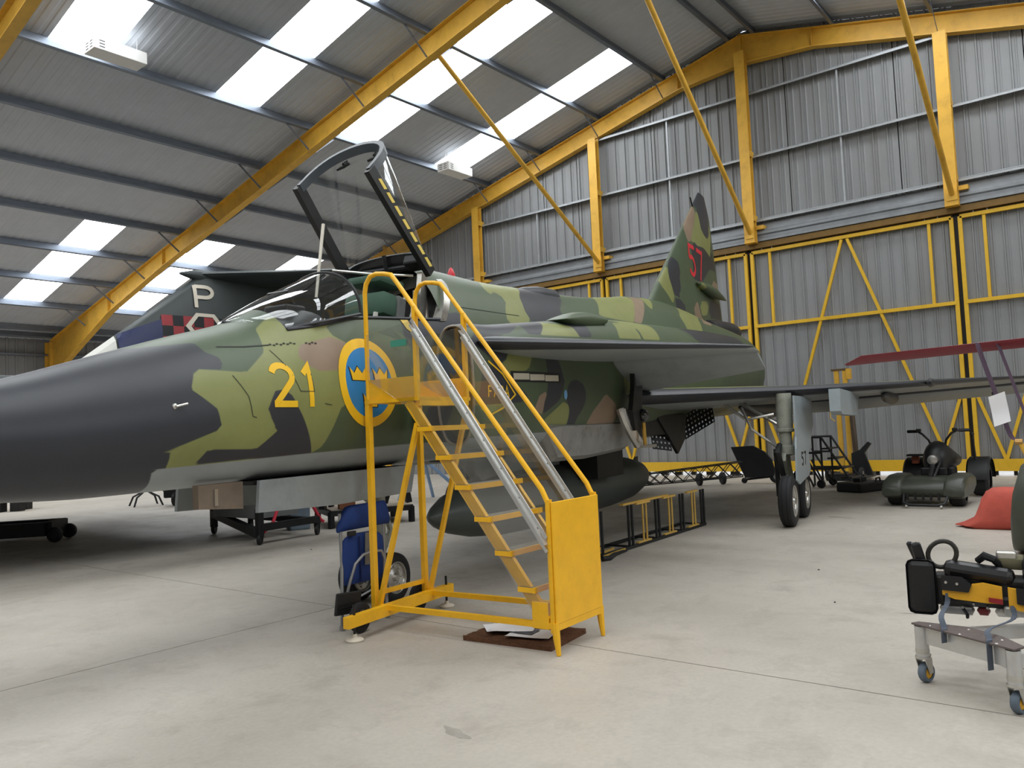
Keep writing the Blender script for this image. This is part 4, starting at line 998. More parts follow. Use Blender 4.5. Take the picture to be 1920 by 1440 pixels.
# vents and panel joints on the nose side
LINE = mat('panel_joint', srgb(44, 48, 40), .7, var=.1)
decal('panel_joint', stroke([(-1.9, 1.935), (-1.72, 1.944), (-1.53, 1.966)], .008), LINE, BV_BODY, .003)
for k in range(12): decal('vent_slot', [[(-1.53+.026*k+(.07 if k > 7 else 0), 1.966+.0032*k-.007*(k % 2)), (-1.512+.026*k+(.07 if k > 7 else 0), 1.967+.0032*k-.007*(k % 2)), (-1.512+.026*k+(.07 if k > 7 else 0), 1.976+.0032*k-.007*(k % 2)), (-1.53+.026*k+(.07 if k > 7 else 0), 1.975+.0032*k-.007*(k % 2))]], LINE, BV_BODY, .004)
for pts in ([(-1.9, 1.75), (-1.82, 1.62), (-1.80, 1.50), (-1.77, 1.49)], [(-1.55, 1.93), (-1.46, 1.8), (-1.40, 1.66), (-1.28, 1.66), (-1.29, 1.78)], [(-1.19, 1.58), (-1.12, 1.57)]):
    decal('panel_joint', stroke(pts, .005), LINE, BV_BODY, .003)
decal('panel_joint', stroke([(.75, 2.47), (1.9, 2.51)], .006), LINE, BV_BODY, .003)
RED57 = mat('marking_red', srgb(206, 44, 56), .5, var=.04)
for ch_, x_ in (('5', 9.56), ('7', 10.15)): decal('fin_digit', glyph(ch_, x_, 4.13, .5, .62, .085), RED57, BV_FIN, .004, maxe=.12)
for ch_, x_ in (('5', 5.52), ('7', 5.74)): decal('door_digit', glyph(ch_, x_, .72, .16, .17, .03), DARKP, bvh_of([mdoor]), .003, maxe=.3)
# ================================================================ the yellow boarding steps
def wb(m, name, matl, t, smooth=False, angle=35, label=None, fix=True):
    # build in world coordinates under a thing whose empty stands at its base
    o = m.build(name, matl, t, smooth, angle, fix, label)
    q = t
    if q.type == 'EMPTY': o.location = -Vector(q.location)
    return o
LX0, LX1, LYF, LYP, LYB = 3.90, 4.42, 2.87, 3.92, 4.40
lad = thing('boarding_steps', 'yellow steel boarding steps with clear side sheets in front of the jet', 'steps', (4.165, 2.87, 0), .039)
Y = LADDER_YEL
PLEX = clear('clear_acrylic', (.93, .94, .93, 1), .03, .07, .06)
for X in (LX0, LX1):
    wb(MB().bar((X, LYB, .13), (X, LYB, 1.6), .038, .038), 'post', Y, lad)
    # round handrail: post top, bend, slope down to the front panel
    pts = [(X, LYB, 1.58), (X, LYB, 2.38), (X, LYB-.015, 2.44), (X, LYB-.06, 2.49), (X, LYB-.12, 2.50), (X, 4.2, 2.488), (X, 4.13, 2.47), (X, 4.07, 2.40), (X, 2.93, .98), (X, 2.89, .90)]
    wb(MB().tube(pts, .0165, 10), 'handrail', Y, lad, True, 60)
    wb(MB().bar((X, LYP, 1.58), (X, LYP, 2.22), .03, .03), 'rail_upright', Y, lad)
    wb(MB().box((X-.006, LYP, 1.60), (X+.006, LYB, 1.745)), 'kick_plate', Y, lad)
    wb(MB().bar((X, 4.0, 1.575), (X, 2.93, .20), .03, .075, up=(0, 0, 1)), 'stringer', Y, lad)
    wb(MB().bar((X, LYB-.03, .15), (X, 2.86, .175), .034, .034), 'base_rail', Y, lad)
    wb(MB().bar((X, LYB-.05, .17), (X, 3.93, 1.42 if X == LX0 else 1.5), .03, .03), 'diagonal', Y, lad)
    # aluminium edge channel of the side sheet
    dz = (.66-2.10)/(2.89-3.92)
    ch = MB(); s = -1 if X == LX0 else -1
    p0, p1 = Vector((X-.012, 3.93, 2.09)), Vector((X-.012, 2.895, .655)); 
    ch.bar(p0, p1, .008, .075, up=(0, 1, .7)); ch.bar(p0+Vector((-.014, 0, .04)), p1+Vector((-.014, 0, .04)), .02, .006, up=(0, 1, .7)); ch.bar(p0+Vector((-.014, 0, -.045)), p1+Vector((-.014, 0, -.045)), .02, .006, up=(0, 1, .7))
    cho = wb(ch, 'edge_channel', ALU, lad)
    for k in range(8):
        q = p0.lerp(p1, .06+k*.125)+Vector((-.005, 0, 0)); o = wb(MB().lathe(q, (-1, 0, 0), [(0, .008), (.004, .007)], 8), 'rivet', BLACK, lad); 
    poly = [(LYB-.02, 1.745), (LYB-.02, 2.07), (LYP, 2.125), (2.893, .70), (2.893, .24), (3.0, .22), (3.09, .33), (3.99, 1.53)]
    wb(MB().prism(poly, (X-.02, 0, 0), (0, 1, 0), (0, 0, 1), (1, 0, 0), .005), 'side_sheet', PLEX, lad)
wb(MB().cbox((LX0-.024, 4.06, 1.98), (.003, .15, .045)), 'green_sticker', mat('sticker_teal', srgb(60, 140, 120), .5, var=.05), lad)
wb(MB().box((LX0-.02, LYP-.02, 1.575), (LX1+.02, LYB+.02, 1.60)), 'platform', Y, lad)
wb(MB().bar((LX0, LYP, 1.565), (LX1, LYP, 1.565), .04, .05), 'platform_edge', Y, lad)
TREAD = mat('tread_grey', srgb(120, 116, 108), .8, var=.2, scale=14)
for k, (yy, zz) in enumerate(((3.85, 1.385), (3.69, 1.19), (3.535, .995), (3.38, .795), (3.225, .59), (3.06, .38))):
    tr = wb(MB().box((LX0-.02, yy-.055, zz), (LX1+.02, yy+.055, zz+.012)), 'tread', TREAD, lad)
    o = MB().bar((LX0-.035, yy-.06, zz-.004), (LX1+.035, yy-.06, zz-.004), .012, .034).build('tread_nosing', Y, tr)
    wb(MB().cbox((LX0-.01, yy, zz-.006), (.03, .13, .03)), 'tread_bracket', Y, lad); wb(MB().cbox((LX1+.01, yy, zz-.006), (.03, .13, .03)), 'tread_bracket', Y, lad)
wb(MB().cbox(((LX0+LX1)/2, LYF-.008, .545), (LX1-LX0+.02, .012, .72), bev=.004), 'front_panel', Y, lad)
for X in (LX0, LX1):
    wb(MB().bar((X, LYF+.015, .13), (X, LYF+.015, .92), .03, .03), 'front_post', Y, lad)
    wb(MB().tube([(X, LYF+.005, .19), (X, LYF, .10), (X, LYF-.01, .002)], [.024, .022, .014], 8), 'foot', Y, lad)
    wb(MB().cbox((X-.005, LYF+.10, .23), (.03, .12, .16), bev=.004), 'gusset', Y, lad)
wb(MB().bar((LX0-.02, LYF+.005, .165), (LX1+.02, LYF+.005, .165), .035, .04), 'front_crossbar', Y, lad)
wb(MB().bar((LX0, LYB, .235), (LX1, LYB, .235), .028, .03), 'rear_crossbar', Y, lad)
A, B = Vector((3.48, 4.235, .135)), Vector((4.68, 4.37, .135))
wb(MB().bar(A, B, .05, .075), 'outrigger_beam', Y, lad)
CREAM = mat('pad_cream', srgb(206, 198, 182), .6, var=.06)
for t_ in (.065, .945):
    q = A.lerp(B, t_); rod = wb(MB().tube([(q.x, q.y, .02), (q.x, q.y, .24)], .009, 8), 'jack_screw', BLACK, lad)
    wb(MB().lathe((q.x, q.y, 0), (0, 0, 1), [(0, .055), (.012, .06), (.022, .05), (.03, .018), (.05, .014)], 20), 'jack_pad', CREAM, lad, True)
def castor_wheel(c, r, w, axis, t, tyre=RUBBER, hubc=None):
    ty = MB().lathe(c, axis, [(-w/2, r*.55), (-w/2, r*.82), (-w*.36, r*.97), (0, r), (w*.36, r*.97), (w/2, r*.82), (w/2, r*.55)], 24, cap=False)
    o = wb(ty, 'wheel', tyre, t, True)
    h = MB().lathe(c, axis, [(-w*.42, .001), (-w*.42, r*.5), (-w*.3, r*.57), (w*.3, r*.57), (w*.42, r*.5), (w*.42, .001)], 20, cap=False).build('wheel_hub', hubc or BARE, o, True)
    return o
castor_wheel((3.74, 4.385, .105), .105, .05, (.18, -1, 0), lad); castor_wheel((4.40, 4.46, .105), .105, .05, (.18, -1, 0), lad)

# ---- folded blue carry chair behind the steps
BLUE = mat('chair_blue', srgb(26, 54, 116), .75, var=.1, scale=14, bump=.12)
ch = thing('folding_carry_chair', 'small blue padded folding chair on grey tube legs behind the steps', 'chair', (3.9, 4.6, 0))
def chb(m, n, matl, **k): return wb(m, n, matl, ch, **k)
for X, xx in ((3.655, 3.735), (4.08, 4.14)):
    chb(MB().tube([(X, 4.53, .01), (xx-.01, 4.60, .45), (xx, 4.62, .80)], .0125, 10), 'back_upright', STEELG, smooth=True)
    chb(MB().tube([(X, 4.53, 0), (X, 4.53, .035)], .018, 10), 'rubber_foot', STEELG, smooth=True)
arch_ = [(3.72, 4.56, .20), (3.745, 4.54, .32), (3.79, 4.53, .44), (3.86, 4.525, .495), (3.95, 4.525, .51), (4.04, 4.53, .50), (4.075, 4.54, .44), (4.08, 4.56, .20), (4.08, 4.58, .08)]
chb(MB().tube(arch_, .0105, 10), 'front_hoop', STEELG, smooth=True, angle=70)
chb(MB().tube([(3.70, 4.55, .06), (3.71, 4.54, .035), (3.76, 4.53, .02), (4.0, 4.53, .02)], .009, 8), 'base_hoop', STEELG, smooth=True, angle=70)
chb(MB().tube([(3.69, 4.54, .17), (4.02, 4.56, .24)], .0095, 8), 'cross_tube', STEELG, smooth=True)
def cushion(pts_y, prof, x0, x1):
    pass
m = MB(); rings = []      # rounded top pad
for i in range(13):
    t_ = i/12; x = lerp(3.70, 4.19, t_); e = min(1, math.sin(math.pi*min(t_*3.0, 1)/2)+.25); e2 = min(1, math.sin(math.pi*min((1-t_)*8, 1)/2)+.45); k = min(e, e2)
    rings.append([(x, 4.61+.045*k*math.cos(a), lerp(.665, .675, t_)+.095*k+.09*k*math.sin(a)) for a in [2*math.pi*q/14 for q in range(14)]])
m.loft(rings); chb(m, 'head_pad', BLUE, smooth=True, angle=60)
m = MB(); rings = []
for i in range(15):
    t_ = i/14; z = lerp(.29, .645, t_); w_ = .20*(1-.12*(2*t_-1)**2) * (1 if t_ < .9 else 1-(t_-.9)*3.5); k = min(1, .5+4*t_, .5+4*(1-t_))
    rings.append([(3.91+w_*math.copysign(abs(math.cos(a))**.6, math.cos(a))+.015*t_, 4.60+.035*k*math.copysign(abs(math.sin(a))**.7, math.sin(a)), z) for a in [2*math.pi*q/20 for q in range(20)]])
m.loft(rings); chb(m, 'back_pad', BLUE, smooth=True, angle=60)
for X in (3.865, 4.0): chb(MB().tube([(X, 4.56, .30), (X-.01, 4.555, .63)], .006, 6), 'pad_seam', mat('seam_navy', srgb(14, 32, 84), .8, var=.1), )
chb(MB().cbox((3.925, 4.552, .53), (.042, .006, .23), Matrix.Rotation(.06, 3, 'Y')), 'harness_strap', mat('harness_grey', srgb(120, 118, 112), .8, var=.1))
chb(MB().cbox((3.79, 4.56, .655), (.07, .03, .035), bev=.008), 'buckle', BLACK)
m = MB(); m.cbox((3.68, 4.49, .19), (.22, .022, .155), Matrix.Rotation(.06, 3, 'Y')@Matrix.Rotation(.12, 3, 'X'), .008); chb(m, 'foot_plate', mat('foot_plate_black', srgb(38, 39, 40), .6, var=.15))
for k in range(7): chb(MB().cbox((3.68, 4.488-.0085*(1-k/3.5)-.008, .128+.0205*k), (.19, .006, .007)), 'foot_plate_rib', BLACK)

# ---- brown coir mat and the loose sheets on it
def quad_slab(name, pts, z0, h, matl, label, cat, group=None):
    c = Vector((sum(p[0] for p in pts)/4, sum(p[1] for p in pts)/4, z0))
    m = MB().prism([(p[0]-c.x, p[1]-c.y) for p in pts], (0, 0, 0), (1, 0, 0), (0, 1, 0), (0, 0, 1), h); o = m.build(name, matl); o.location = c; return tag(o, label, cat, group)
COIR = mat('coir_brown', srgb(104, 70, 48), .95, var=.35, scale=60, bump=.8)
doormat = thing('door_mat', 'worn brown coir mat on the floor under the foot of the steps', 'mat', (4.14, 3.3, 0))
mp = [(3.885, 3.60), (4.325, 3.64), (4.42, 3.0), (3.955, 2.945)]
bm = bmesh.new(); vs = [bm.verts.new((p[0]-4.14, p[1]-3.3, 0)) for p in mp]; bm.faces.new(vs); bmesh.ops.subdivide_edges(bm, edges=bm.edges[:], cuts=14, use_grid_fill=True)
ext = bmesh.ops.extrude_face_region(bm, geom=bm.faces[:])
for v in [g for g in ext['geom'] if isinstance(g, bmesh.types.BMVert)]: v.co += Vector((random.uniform(-.004, .004), random.uniform(-.004, .004), .028+random.uniform(-.003, .004)))
me = bpy.data.meshes.new('mat_pile'); bm.to_mesh(me); bm.free(); me.materials.append(COIR); link('mat_pile', me, doormat)
def sheet(x, y, z, rz, label, w=.21, h=.297, lines=0):
    t = thing('paper_sheet', label, 'paper', (x, y, z), rz, 'loose sheets on the mat')
    vs = []; nx = 6
    for i in range(nx+1):
        for j in range(nx+1): vs.append((w*(i/nx-.5), h*(j/nx-.5), .003*math.sin(i*1.1+x*9)*math.sin(j*.9)+.003))
    MB().add(vs, [(i*(nx+1)+j, (i+1)*(nx+1)+j, (i+1)*(nx+1)+j+1, i*(nx+1)+j+1) for i in range(nx) for j in range(nx)]).build('page', PAPER, t, True)
    if lines:
        vs = [(-.06, -.02, .008), (.075, -.03, .008), (.085, .1, .008), (-.02, .12, .008)]
        MB().add(vs, [(0, 1, 2, 3)]).build('printed_picture', mat('print_grey', srgb(96, 98, 104), .7, var=.4, scale=30), t)
    return t
sheet(4.13, 3.38, .054, .5, 'blank white paper sheet on the brown mat, topmost of three'); sheet(4.19, 3.48, .036, .85, 'white paper sheet sticking out furthest left on the mat'); sheet(4.10, 3.20, .044, .3, 'paper sheet with a dark printed picture on the mat', lines=1)
# ================================================================ things standing behind and under the jet
# ---- second jet in the background: dark fin with white P, checks and a high tailplane
jb = thing('parked_jet', 'dark green jet behind, with white letter P and red-black checks on its fin', 'aircraft', (7.5, 13.0, 0))
DG2 = mat('dark_sea_green', srgb(62, 68, 68), .4, var=.1, scale=2)
def jbb(m, n, matl, **k): return wb(m, n, matl, jb, **k)
def blade(secs, matl, n, par=None):
    rg = [[(xl+(xt-xl)*x, y+th*t*dy, z+th*t*dz) for x, t in AF] for (xl, xt, y, z, th, dy, dz) in secs]
    return jbb(MB().loft(rg), n, matl, smooth=True, angle=60)
blade([(4.3, 11.2, 13.0, 1.9, .5, 1, 0), (5.6, 11.1, 13.0, 2.78, .42, 1, 0), (7.5, 10.9, 13.0, 4.27, .3, 1, 0)], DG2, 'fin')
for s in (-1, 1): blade([(7.45, 11.2, 13.0, 4.32, .22, 0, 1), (8.5, 11.3, 13.0+s*1.0, 4.33, .18, 0, 1), (9.95, 11.4, 13.0+s*2.55, 4.36, .08, 0, 1)], DG2, 'tailplane')
jbb(MB().lathe((7.2, 13, 4.30), (1, 0, 0), [(0, .02), (.3, .1), (1.2, .15), (3.5, .14), (4.2, .02)], 16), 'tail_bullet', DG2, smooth=True)
jbb(MB().loft([[(x, 13+r*1.05*math.cos(a), zc+r*math.sin(a)) for a in [2*math.pi*q/28 for q in range(28)]] for x, r, zc in ((-6.2, .05, 1.5), (-5.6, .3, 1.5), (-4.5, .5, 1.52), (-2.5, .68, 1.6), (0, .76, 1.68), (5, .74, 1.72), (9.5, .62, 1.8), (11.2, .5, 1.9))]), 'fuselage', DG2, smooth=True)
for s in (-1, 1): blade([(-1.2, 7.8, 13+s*.5, 1.55, .55, 0, 1), (3.2, 7.6, 13+s*4.2, 1.6, .2, 0, 1)], DG2, 'wing')
for s in (-1, 1):
    c = (1.2, 13+s*1.6, .38); jbb(MB().lathe(c, (0, 1, 0), [(-.12, .2), (-.12, .32), (-.06, .38), (.06, .38), (.12, .32), (.12, .2)], 28), 'wheel', RUBBER, smooth=True)
    jbb(MB().tube([(1.2, 13+s*1.45, .38), (1.2, 13+s*1.45, 1.5)], .07, 12), 'gear_leg', GEARP, smooth=True)
jbb(MB().lathe((-3.2, 13, .3), (0, 1, 0), [(-.1, .16), (-.1, .26), (-.05, .3), (.05, .3), (.1, .26), (.1, .16)], 28), 'wheel', RUBBER, smooth=True); jbb(MB().tube([(-3.2, 13.14, .3), (-3.2, 13.14, 1.3)], .06, 12), 'gear_leg', GEARP, smooth=True)
fin_half = lambda x, z: 13.0
def on_fin(polys, matl, n, off=.0, label=None):
    # films a hand's breadth proud of the curved fin skin on the viewer's side
    def ysurf(x, z):
        t = (z-1.9)/(4.27-1.9); xl = interp(z, [1.9, 2.78, 4.27], [4.3, 5.6, 7.5]); xt = interp(z, [1.9, 2.78, 4.27], [11.2, 11.1, 10.9]); th = interp(z, [1.9, 2.78, 4.27], [.5, .42, .3])
        c = max(0, min(1, (x-xl)/(xt-xl))); return 13.0-th*5*(.2969*math.sqrt(c)-.126*c-.3516*c*c+.2843*c**3-.1036*c**4)
    bm = bmesh.new()
    for p in polys: bm.faces.new([bm.verts.new((x, 0, z)) for x, z in p])
    for _ in range(4):
        bmesh.ops.triangulate(bm, faces=bm.faces[:]); es = [e for e in bm.edges if e.calc_length() > .12]
        if not es: break
        bmesh.ops.subdivide_edges(bm, edges=es, cuts=1)
    bmesh.ops.triangulate(bm, faces=bm.faces[:])
    for v in bm.verts: v.co.y = ysurf(v.co.x, v.co.z)-.022-off
    me = bpy.data.meshes.new(n); bm.to_mesh(me); bm.free(); me.materials.append(matl); o = link(n, me, jb, label); o.location = -Vector(jb.location); return o
# marks, measured on the fin's side plane (x, z)
LET = mat('letter_cream', srgb(214, 206, 190), .6, var=.04)
CHK_R = mat('check_red', srgb(150, 52, 56), .6, var=.08); CHK_B = mat('check_black', srgb(26, 27, 30), .6, var=.08)
on_fin(glyph('P', 7.36, 3.70, .40, .40, .065), LET, 'fin_letter', .004, 'cream letter P on the dark fin')
x0, z0, cs = 6.78, 3.33, .185
for i in range(6):
    for j in range(3):
        on_fin([[(x0+i*cs, z0+.20-(j+1)*cs), (x0+(i+1)*cs, z0+.20-(j+1)*cs), (x0+(i+1)*cs, z0+.20-j*cs), (x0+i*cs, z0+.20-j*cs)]], CHK_R if (i+j) % 2 == 0 else CHK_B, 'check_square', .002)
hexo = [(7.18, 3.36), (7.38, 3.60), (7.72, 3.60), (7.92, 3.36), (7.72, 3.12), (7.38, 3.12)]; hexi = [(7.28, 3.36), (7.42, 3.54), (7.68, 3.54), (7.82, 3.36), (7.68, 3.18), (7.42, 3.18)]
on_fin([[hexo[k], hexo[(k+1) % 6], hexi[(k+1) % 6], hexi[k]] for k in range(6)], LET, 'hexagon_frame', .006)
on_fin([[(6.07, 2.5), (6.07, 3.16), (6.78, 3.45), (6.78, 2.5)]], mat('panel_navy', srgb(30, 40, 82), .4, var=.1), 'navy_panel', .002)
on_fin([[(5.35, 2.6), (6.04, 3.13), (6.04, 2.5), (5.2, 2.5)]], mat('dielectric_white', srgb(216, 216, 208), .5, var=.05), 'white_panel', .002)

# ---- low black trolley with red tow bars
tr = thing('tow_trolley', 'low black three-legged trolley with red tow bars behind the nose gear doors', 'trolley', (6.6, 9.8, 0))
def trb(m, n, matl, **k): return wb(m, n, matl, tr, **k)
hub = Vector((6.55, 9.85, .28))
RED = mat('tow_red', srgb(190, 46, 62), .45, var=.08)
for (x, y) in ((6.55, 11.0), (6.09, 9.15), (7.07, 9.24), (7.1, 10.9)):
    castor_wheel((x, y, .075), .075, .05, (.6, -.8, 0), tr, BLACK, BLACK)
    trb(MB().bar((x, y, .09), (x, y, .26), .06, .06), 'castor_fork', BLACK)
trb(MB().bar((6.55, 11.0, .30), (6.09, 9.15, .14), .1, .1), 'side_beam', BLACK); trb(MB().bar((6.09, 9.15, .22), (7.07, 9.24, .22), .09, .09), 'front_beam', BLACK); trb(MB().bar((7.07, 9.24, .2), (7.1, 10.9, .2), .08, .08), 'side_beam', BLACK); trb(MB().bar((6.55, 11, .28), (7.1, 10.9, .22), .08, .08), 'rear_beam', BLACK)
trb(MB().bar((6.09, 9.15, .1), (6.09, 9.15, .46), .08, .08), 'corner_post', BLACK); trb(MB().bar((6.55, 11.0, .1), (6.55, 11.0, .52), .08, .08), 'corner_post', BLACK)
trb(MB().tube([(6.14, 9.13, .16), (6.32, 9.2, .24), (6.75, 9.55, .62)], .022, 10), 'tow_bar', RED, smooth=True); trb(MB().tube([(7.2, 9.25, .17), (7.16, 9.27, .2), (6.95, 9.35, .62)], .022, 10), 'tow_bar', RED, smooth=True)
trb(MB().box((6.3, 9.5, .3), (6.95, 10.6, .5)), 'grey_case', mat('case_grey', srgb(120, 122, 122), .6, var=.1))
# ---- black work stand with parts on a wooden deck
st = thing('engine_stand', 'black steel stand with wooden deck and engine parts behind the blue chair', 'stand', (8.2, 9.8, 0))
def stb(m, n, matl, **k): return wb(m, n, matl, st, **k)
WOOD = mat('deck_board', srgb(170, 158, 142), .7, var=.15, scale=5)
e1, e2 = Vector((7.62, 9.62, 0)), Vector((8.72, 9.06, 0)); bk = Vector((.45, .9, 0))
for p in (e1, e2, e1+bk, e2+bk): stb(MB().bar((p.x, p.y, 0), (p.x, p.y, .24), .07, .07), 'leg', BLACK)
for a, b in ((e1, e2), (e1+bk, e2+bk), (e1, e1+bk), (e2, e2+bk)): stb(MB().bar((a.x, a.y, .22), (b.x, b.y, .22), .07, .08), 'rail', BLACK)
stb(MB().prism([(e1.x, e1.y), (e2.x, e2.y), ((e2+bk).x, (e2+bk).y), ((e1+bk).x, (e1+bk).y)], (0, 0, .255), (1, 0, 0), (0, 1, 0), (0, 0, 1), .02), 'deck', WOOD)
for p, t_ in ((e1+bk*.3, .25), (e2+bk*.3, -.25)):
    stb(MB().bar((p.x-t_*.3, p.y, .27), (p.x+t_*.1, p.y+.05, .95), .09, .09), 'a_frame', BLACK); stb(MB().bar((p.x+t_, p.y+.2, .27), (p.x+t_*.2, p.y+.1, .95), .07, .07), 'a_frame', BLACK)
stb(MB().lathe((7.85, 9.75, .62), (.8, -.45, 0), [(0, .1), (.05, .17), (.3, .19), (.5, .14), (.7, .16), (.9, .08)], 20), 'engine_core', mat('engine_dark', srgb(66, 60, 54), .45, metal=.4, var=.3, scale=9), smooth=True)
for k in range(5): stb(MB().tube([(7.9+.14*k, 9.62-.07*k, .46), (7.95+.14*k, 9.55-.07*k, .6), (8.0+.14*k, 9.6-.08*k, .78)], .022, 8), 'pipe', SILVER, smooth=True)
stb(MB().cbox((7.86, 9.55, .33), (.24, .12, .1), rotz(-.47)), 'brown_box', mat('box_brown', srgb(116, 72, 46), .8, var=.15))
bx = thing('storage_crate', 'pale blue-grey crate beside the black trolley', 'crate', (7.42, 10.15, 0))
wb(MB().cbox((7.42, 10.15, .18), (.3, .3, .36), rotz(-.4), .02), 'body', mat('crate_blue', srgb(120, 136, 150), .6, var=.08), bx); wb(MB().cbox((7.42, 10.15, .37), (.33, .33, .03), rotz(-.4), .01), 'lid', mat('crate_lid', srgb(150, 160, 168), .6, var=.05), bx)
# ---- light blue trestle
ts = thing('blue_trestle', 'light blue tube trestle standing beyond the drop tank', 'trestle', (11.5, 11.5, 0))
LB = mat('trestle_blue', srgb(140, 168, 204), .5, var=.08)
for p, q in (((11.29, 11.4, 0), (11.2, 11.4, 1.1)), ((12.2, 11.0, 0), (11.2, 11.4, .95)), ((11.4, 12.2, 0), (11.2, 11.5, 1.05)), ((12.2, 12.0, 0), (11.4, 11.5, 1.05))): wb(MB().tube([p, q], .035, 10), 'leg', LB, ts, True)
wb(MB().bar((11.0, 11.45, 1.1), (12.0, 11.45, 1.1), .08, .08), 'top_bar', LB, ts)
# ---- long black skid at far left
sk = thing('wheeled_skid', 'long low black wheeled skid on the floor at the left edge', 'trolley', (4.6, 13.2, 0))
for a, b, n in (((3.4, 14.5, .16), (4.92, 12.72, .20), 'beam'), ((3.9, 14.9, .16), (5.3, 13.1, .2), 'beam'), ((4.92, 12.72, .2), (5.3, 13.1, .2), 'cross_beam'), ((3.4, 14.5, .16), (3.9, 14.9, .16), 'cross_beam')): wb(MB().bar(a, b, .13, .2), n, BLACK, sk)
for c in ((5.0, 12.66, .11), (5.36, 13.05, .11), (3.45, 14.45, .11), (3.9, 14.85, .11)): castor_wheel(c, .11, .07, (.75, .66, 0), sk, BLACK, BLACK)
# ---- yellow ground ladder at far left back
yl = thing('yellow_platform_frame', 'low yellow frame on dark blocks far back at the left edge', 'frame', (6.6, 20.4, 0))
wb(MB().bar((5.6, 21.4, .25), (7.45, 20.0, .25), .12, .09), 'beam', STEEL_YEL, yl); wb(MB().bar((6.0, 21.8, .25), (7.8, 20.4, .25), .12, .09), 'beam', STEEL_YEL, yl)
for p in ((7.2, 20.2), (6.9, 20.4), (5.7, 21.3), (7.5, 20.6), (6.1, 21.7)): wb(MB().cbox((p[0], p[1], .1), (.22, .22, .2), rotz(.6), .01), 'block', BLACK, yl)
# ---- small tripod mount and dark wheeled pump by the far jet
tp = thing('tripod_mount', 'small black bent-leg tripod on the floor under the jet nose', 'tripod', (9.0, 17.9, 0))
for k in range(4):
    a = k*math.pi/2+.5; wb(MB().tube([(9.0, 17.9, .36), (9.0+.1*math.cos(a), 17.9+.1*math.sin(a), .3), (9.0+.32*math.cos(a), 17.9+.32*math.sin(a), .2), (9.0+.42*math.cos(a), 17.9+.42*math.sin(a), 0)], .02, 8), 'leg', BLACK, tp, True)
wb(MB().lathe((9.0, 17.9, .3), (0, 0, 1), [(0, .06), (.12, .06), (.14, .12), (.18, .12)], 14), 'head', BLACK, tp, True)
pu_ = thing('wheeled_pump', 'dark wheeled pump unit behind the brown gear door', 'pump', (9.4, 17.0, 0))
wb(MB().cbox((9.3, 17.1, .33), (.5, .5, .3), rotz(-.6), .03), 'body', BLACK, pu_)
for c in ((9.15, 16.9, .15), (9.5, 17.1, .15)): castor_wheel(c, .15, .07, (.6, -.8, 0), pu_, BLACK, BLACK)
wb(MB().lathe((9.3, 17.1, .45), (.78, -.62, 0), [(-.3, .1), (-.28, .14), (.28, .14), (.3, .1)], 16), 'motor', mat('pump_dark', srgb(44, 46, 48), .5, var=.2), pu_, True)
rc = thing('red_floor_cover', 'crumpled dull red cover on the floor behind the brown gear door', 'cover', (9.6, 16.3, 0))
m = MB(); rg = []
for i in range(9):
    t_ = i/8; x = 9.35+.9*t_; rg.append([(x, 16.35+.35*math.cos(a), .02+(.16+.06*math.sin(i*2.1))*max(0, math.sin(a))*math.sin(math.pi*min(1, max(.08, t_)))) for a in [math.pi*k/8 for k in range(9)]])
m.loft(rg, closed=False); wb(m, 'fabric', mat('cover_red', srgb(140, 60, 62), .85, var=.15), rc, True)

# ---- low rack of yellow and black uprights under the wing
rk = thing('low_stanchion_rack', 'low rack of alternating yellow and black uprights under the wing', 'rack', (8.3, 4.65, 0))
def rkb(m, n, matl, **k): return wb(m, n, matl, rk, **k)
RY_ = mat('rack_yellow', srgb(206, 168, 84), .5, var=.1); d0 = Vector((6.95, 4.5, 0)); d1 = Vector((9.72, 4.66, 0)); dd = (d1-d0).normalized()
rkb(MB().bar(d0+Vector((0, 0, .02)), d1+Vector((0, 0, .02)), .04, .03), 'base_rail', BLACK); rkb(MB().bar(d0+Vector((0, .3, .02)), d1+Vector((0, .3, .02)), .04, .03), 'base_rail', BLACK)
for t_, kind in ((.02, 'k'), (.235, 'k'), (.36, 'y'), (.48, 'k'), (.61, 'y'), (.73, 'k'), (.86, 'y'), (.965, 'k')):
    p = d0.lerp(d1, t_); c = RY_ if kind == 'y' else BLACK
    for k in range(2 if t_ > .1 else 1):
        for yy in (0,): rkb(MB().tube([p+dd*(.085*k)+Vector((0, yy, .03)), p+dd*(.085*k)+Vector((0, yy, .47))], .012 if kind == 'y' else .016, 8), 'upright', c, smooth=True)
    if kind == 'y':
        for zz in (.47, .04):
            for yy in (0,): rkb(MB().bar(p+Vector((0, yy, zz))-dd*.16, p+Vector((0, yy, zz))+dd*.17, .035, .022), 'cross_bar', RY_)
    else:
        rkb(MB().bar(p+Vector((0, 0, .03)), p+Vector((0, .3, .03)), .03, .02), 'cross_bar', BLACK)
rkb(MB().bar(d0.lerp(d1, .2)+Vector((0, .03, .485)), d0.lerp(d1, .62)+Vector((0, .03, .485)), .05, .02), 'top_board', RY_)
for k in range(3): rkb(MB().bar(d0+Vector((-.05, -.08+.1*k, .035)), d0+Vector((.45, -.02+.14*k, .035)), .02, .02), 'foot_strut', RY_)
rkb(MB().tube([d0+Vector((-.15, -.12, .03)), d0+Vector((-.05, -.14, .02)), d0+Vector((.2, -.05, .02)), d0+Vector((.5, .0, .02))], .025, 8), 'foot_hoop', BLACK, smooth=True)
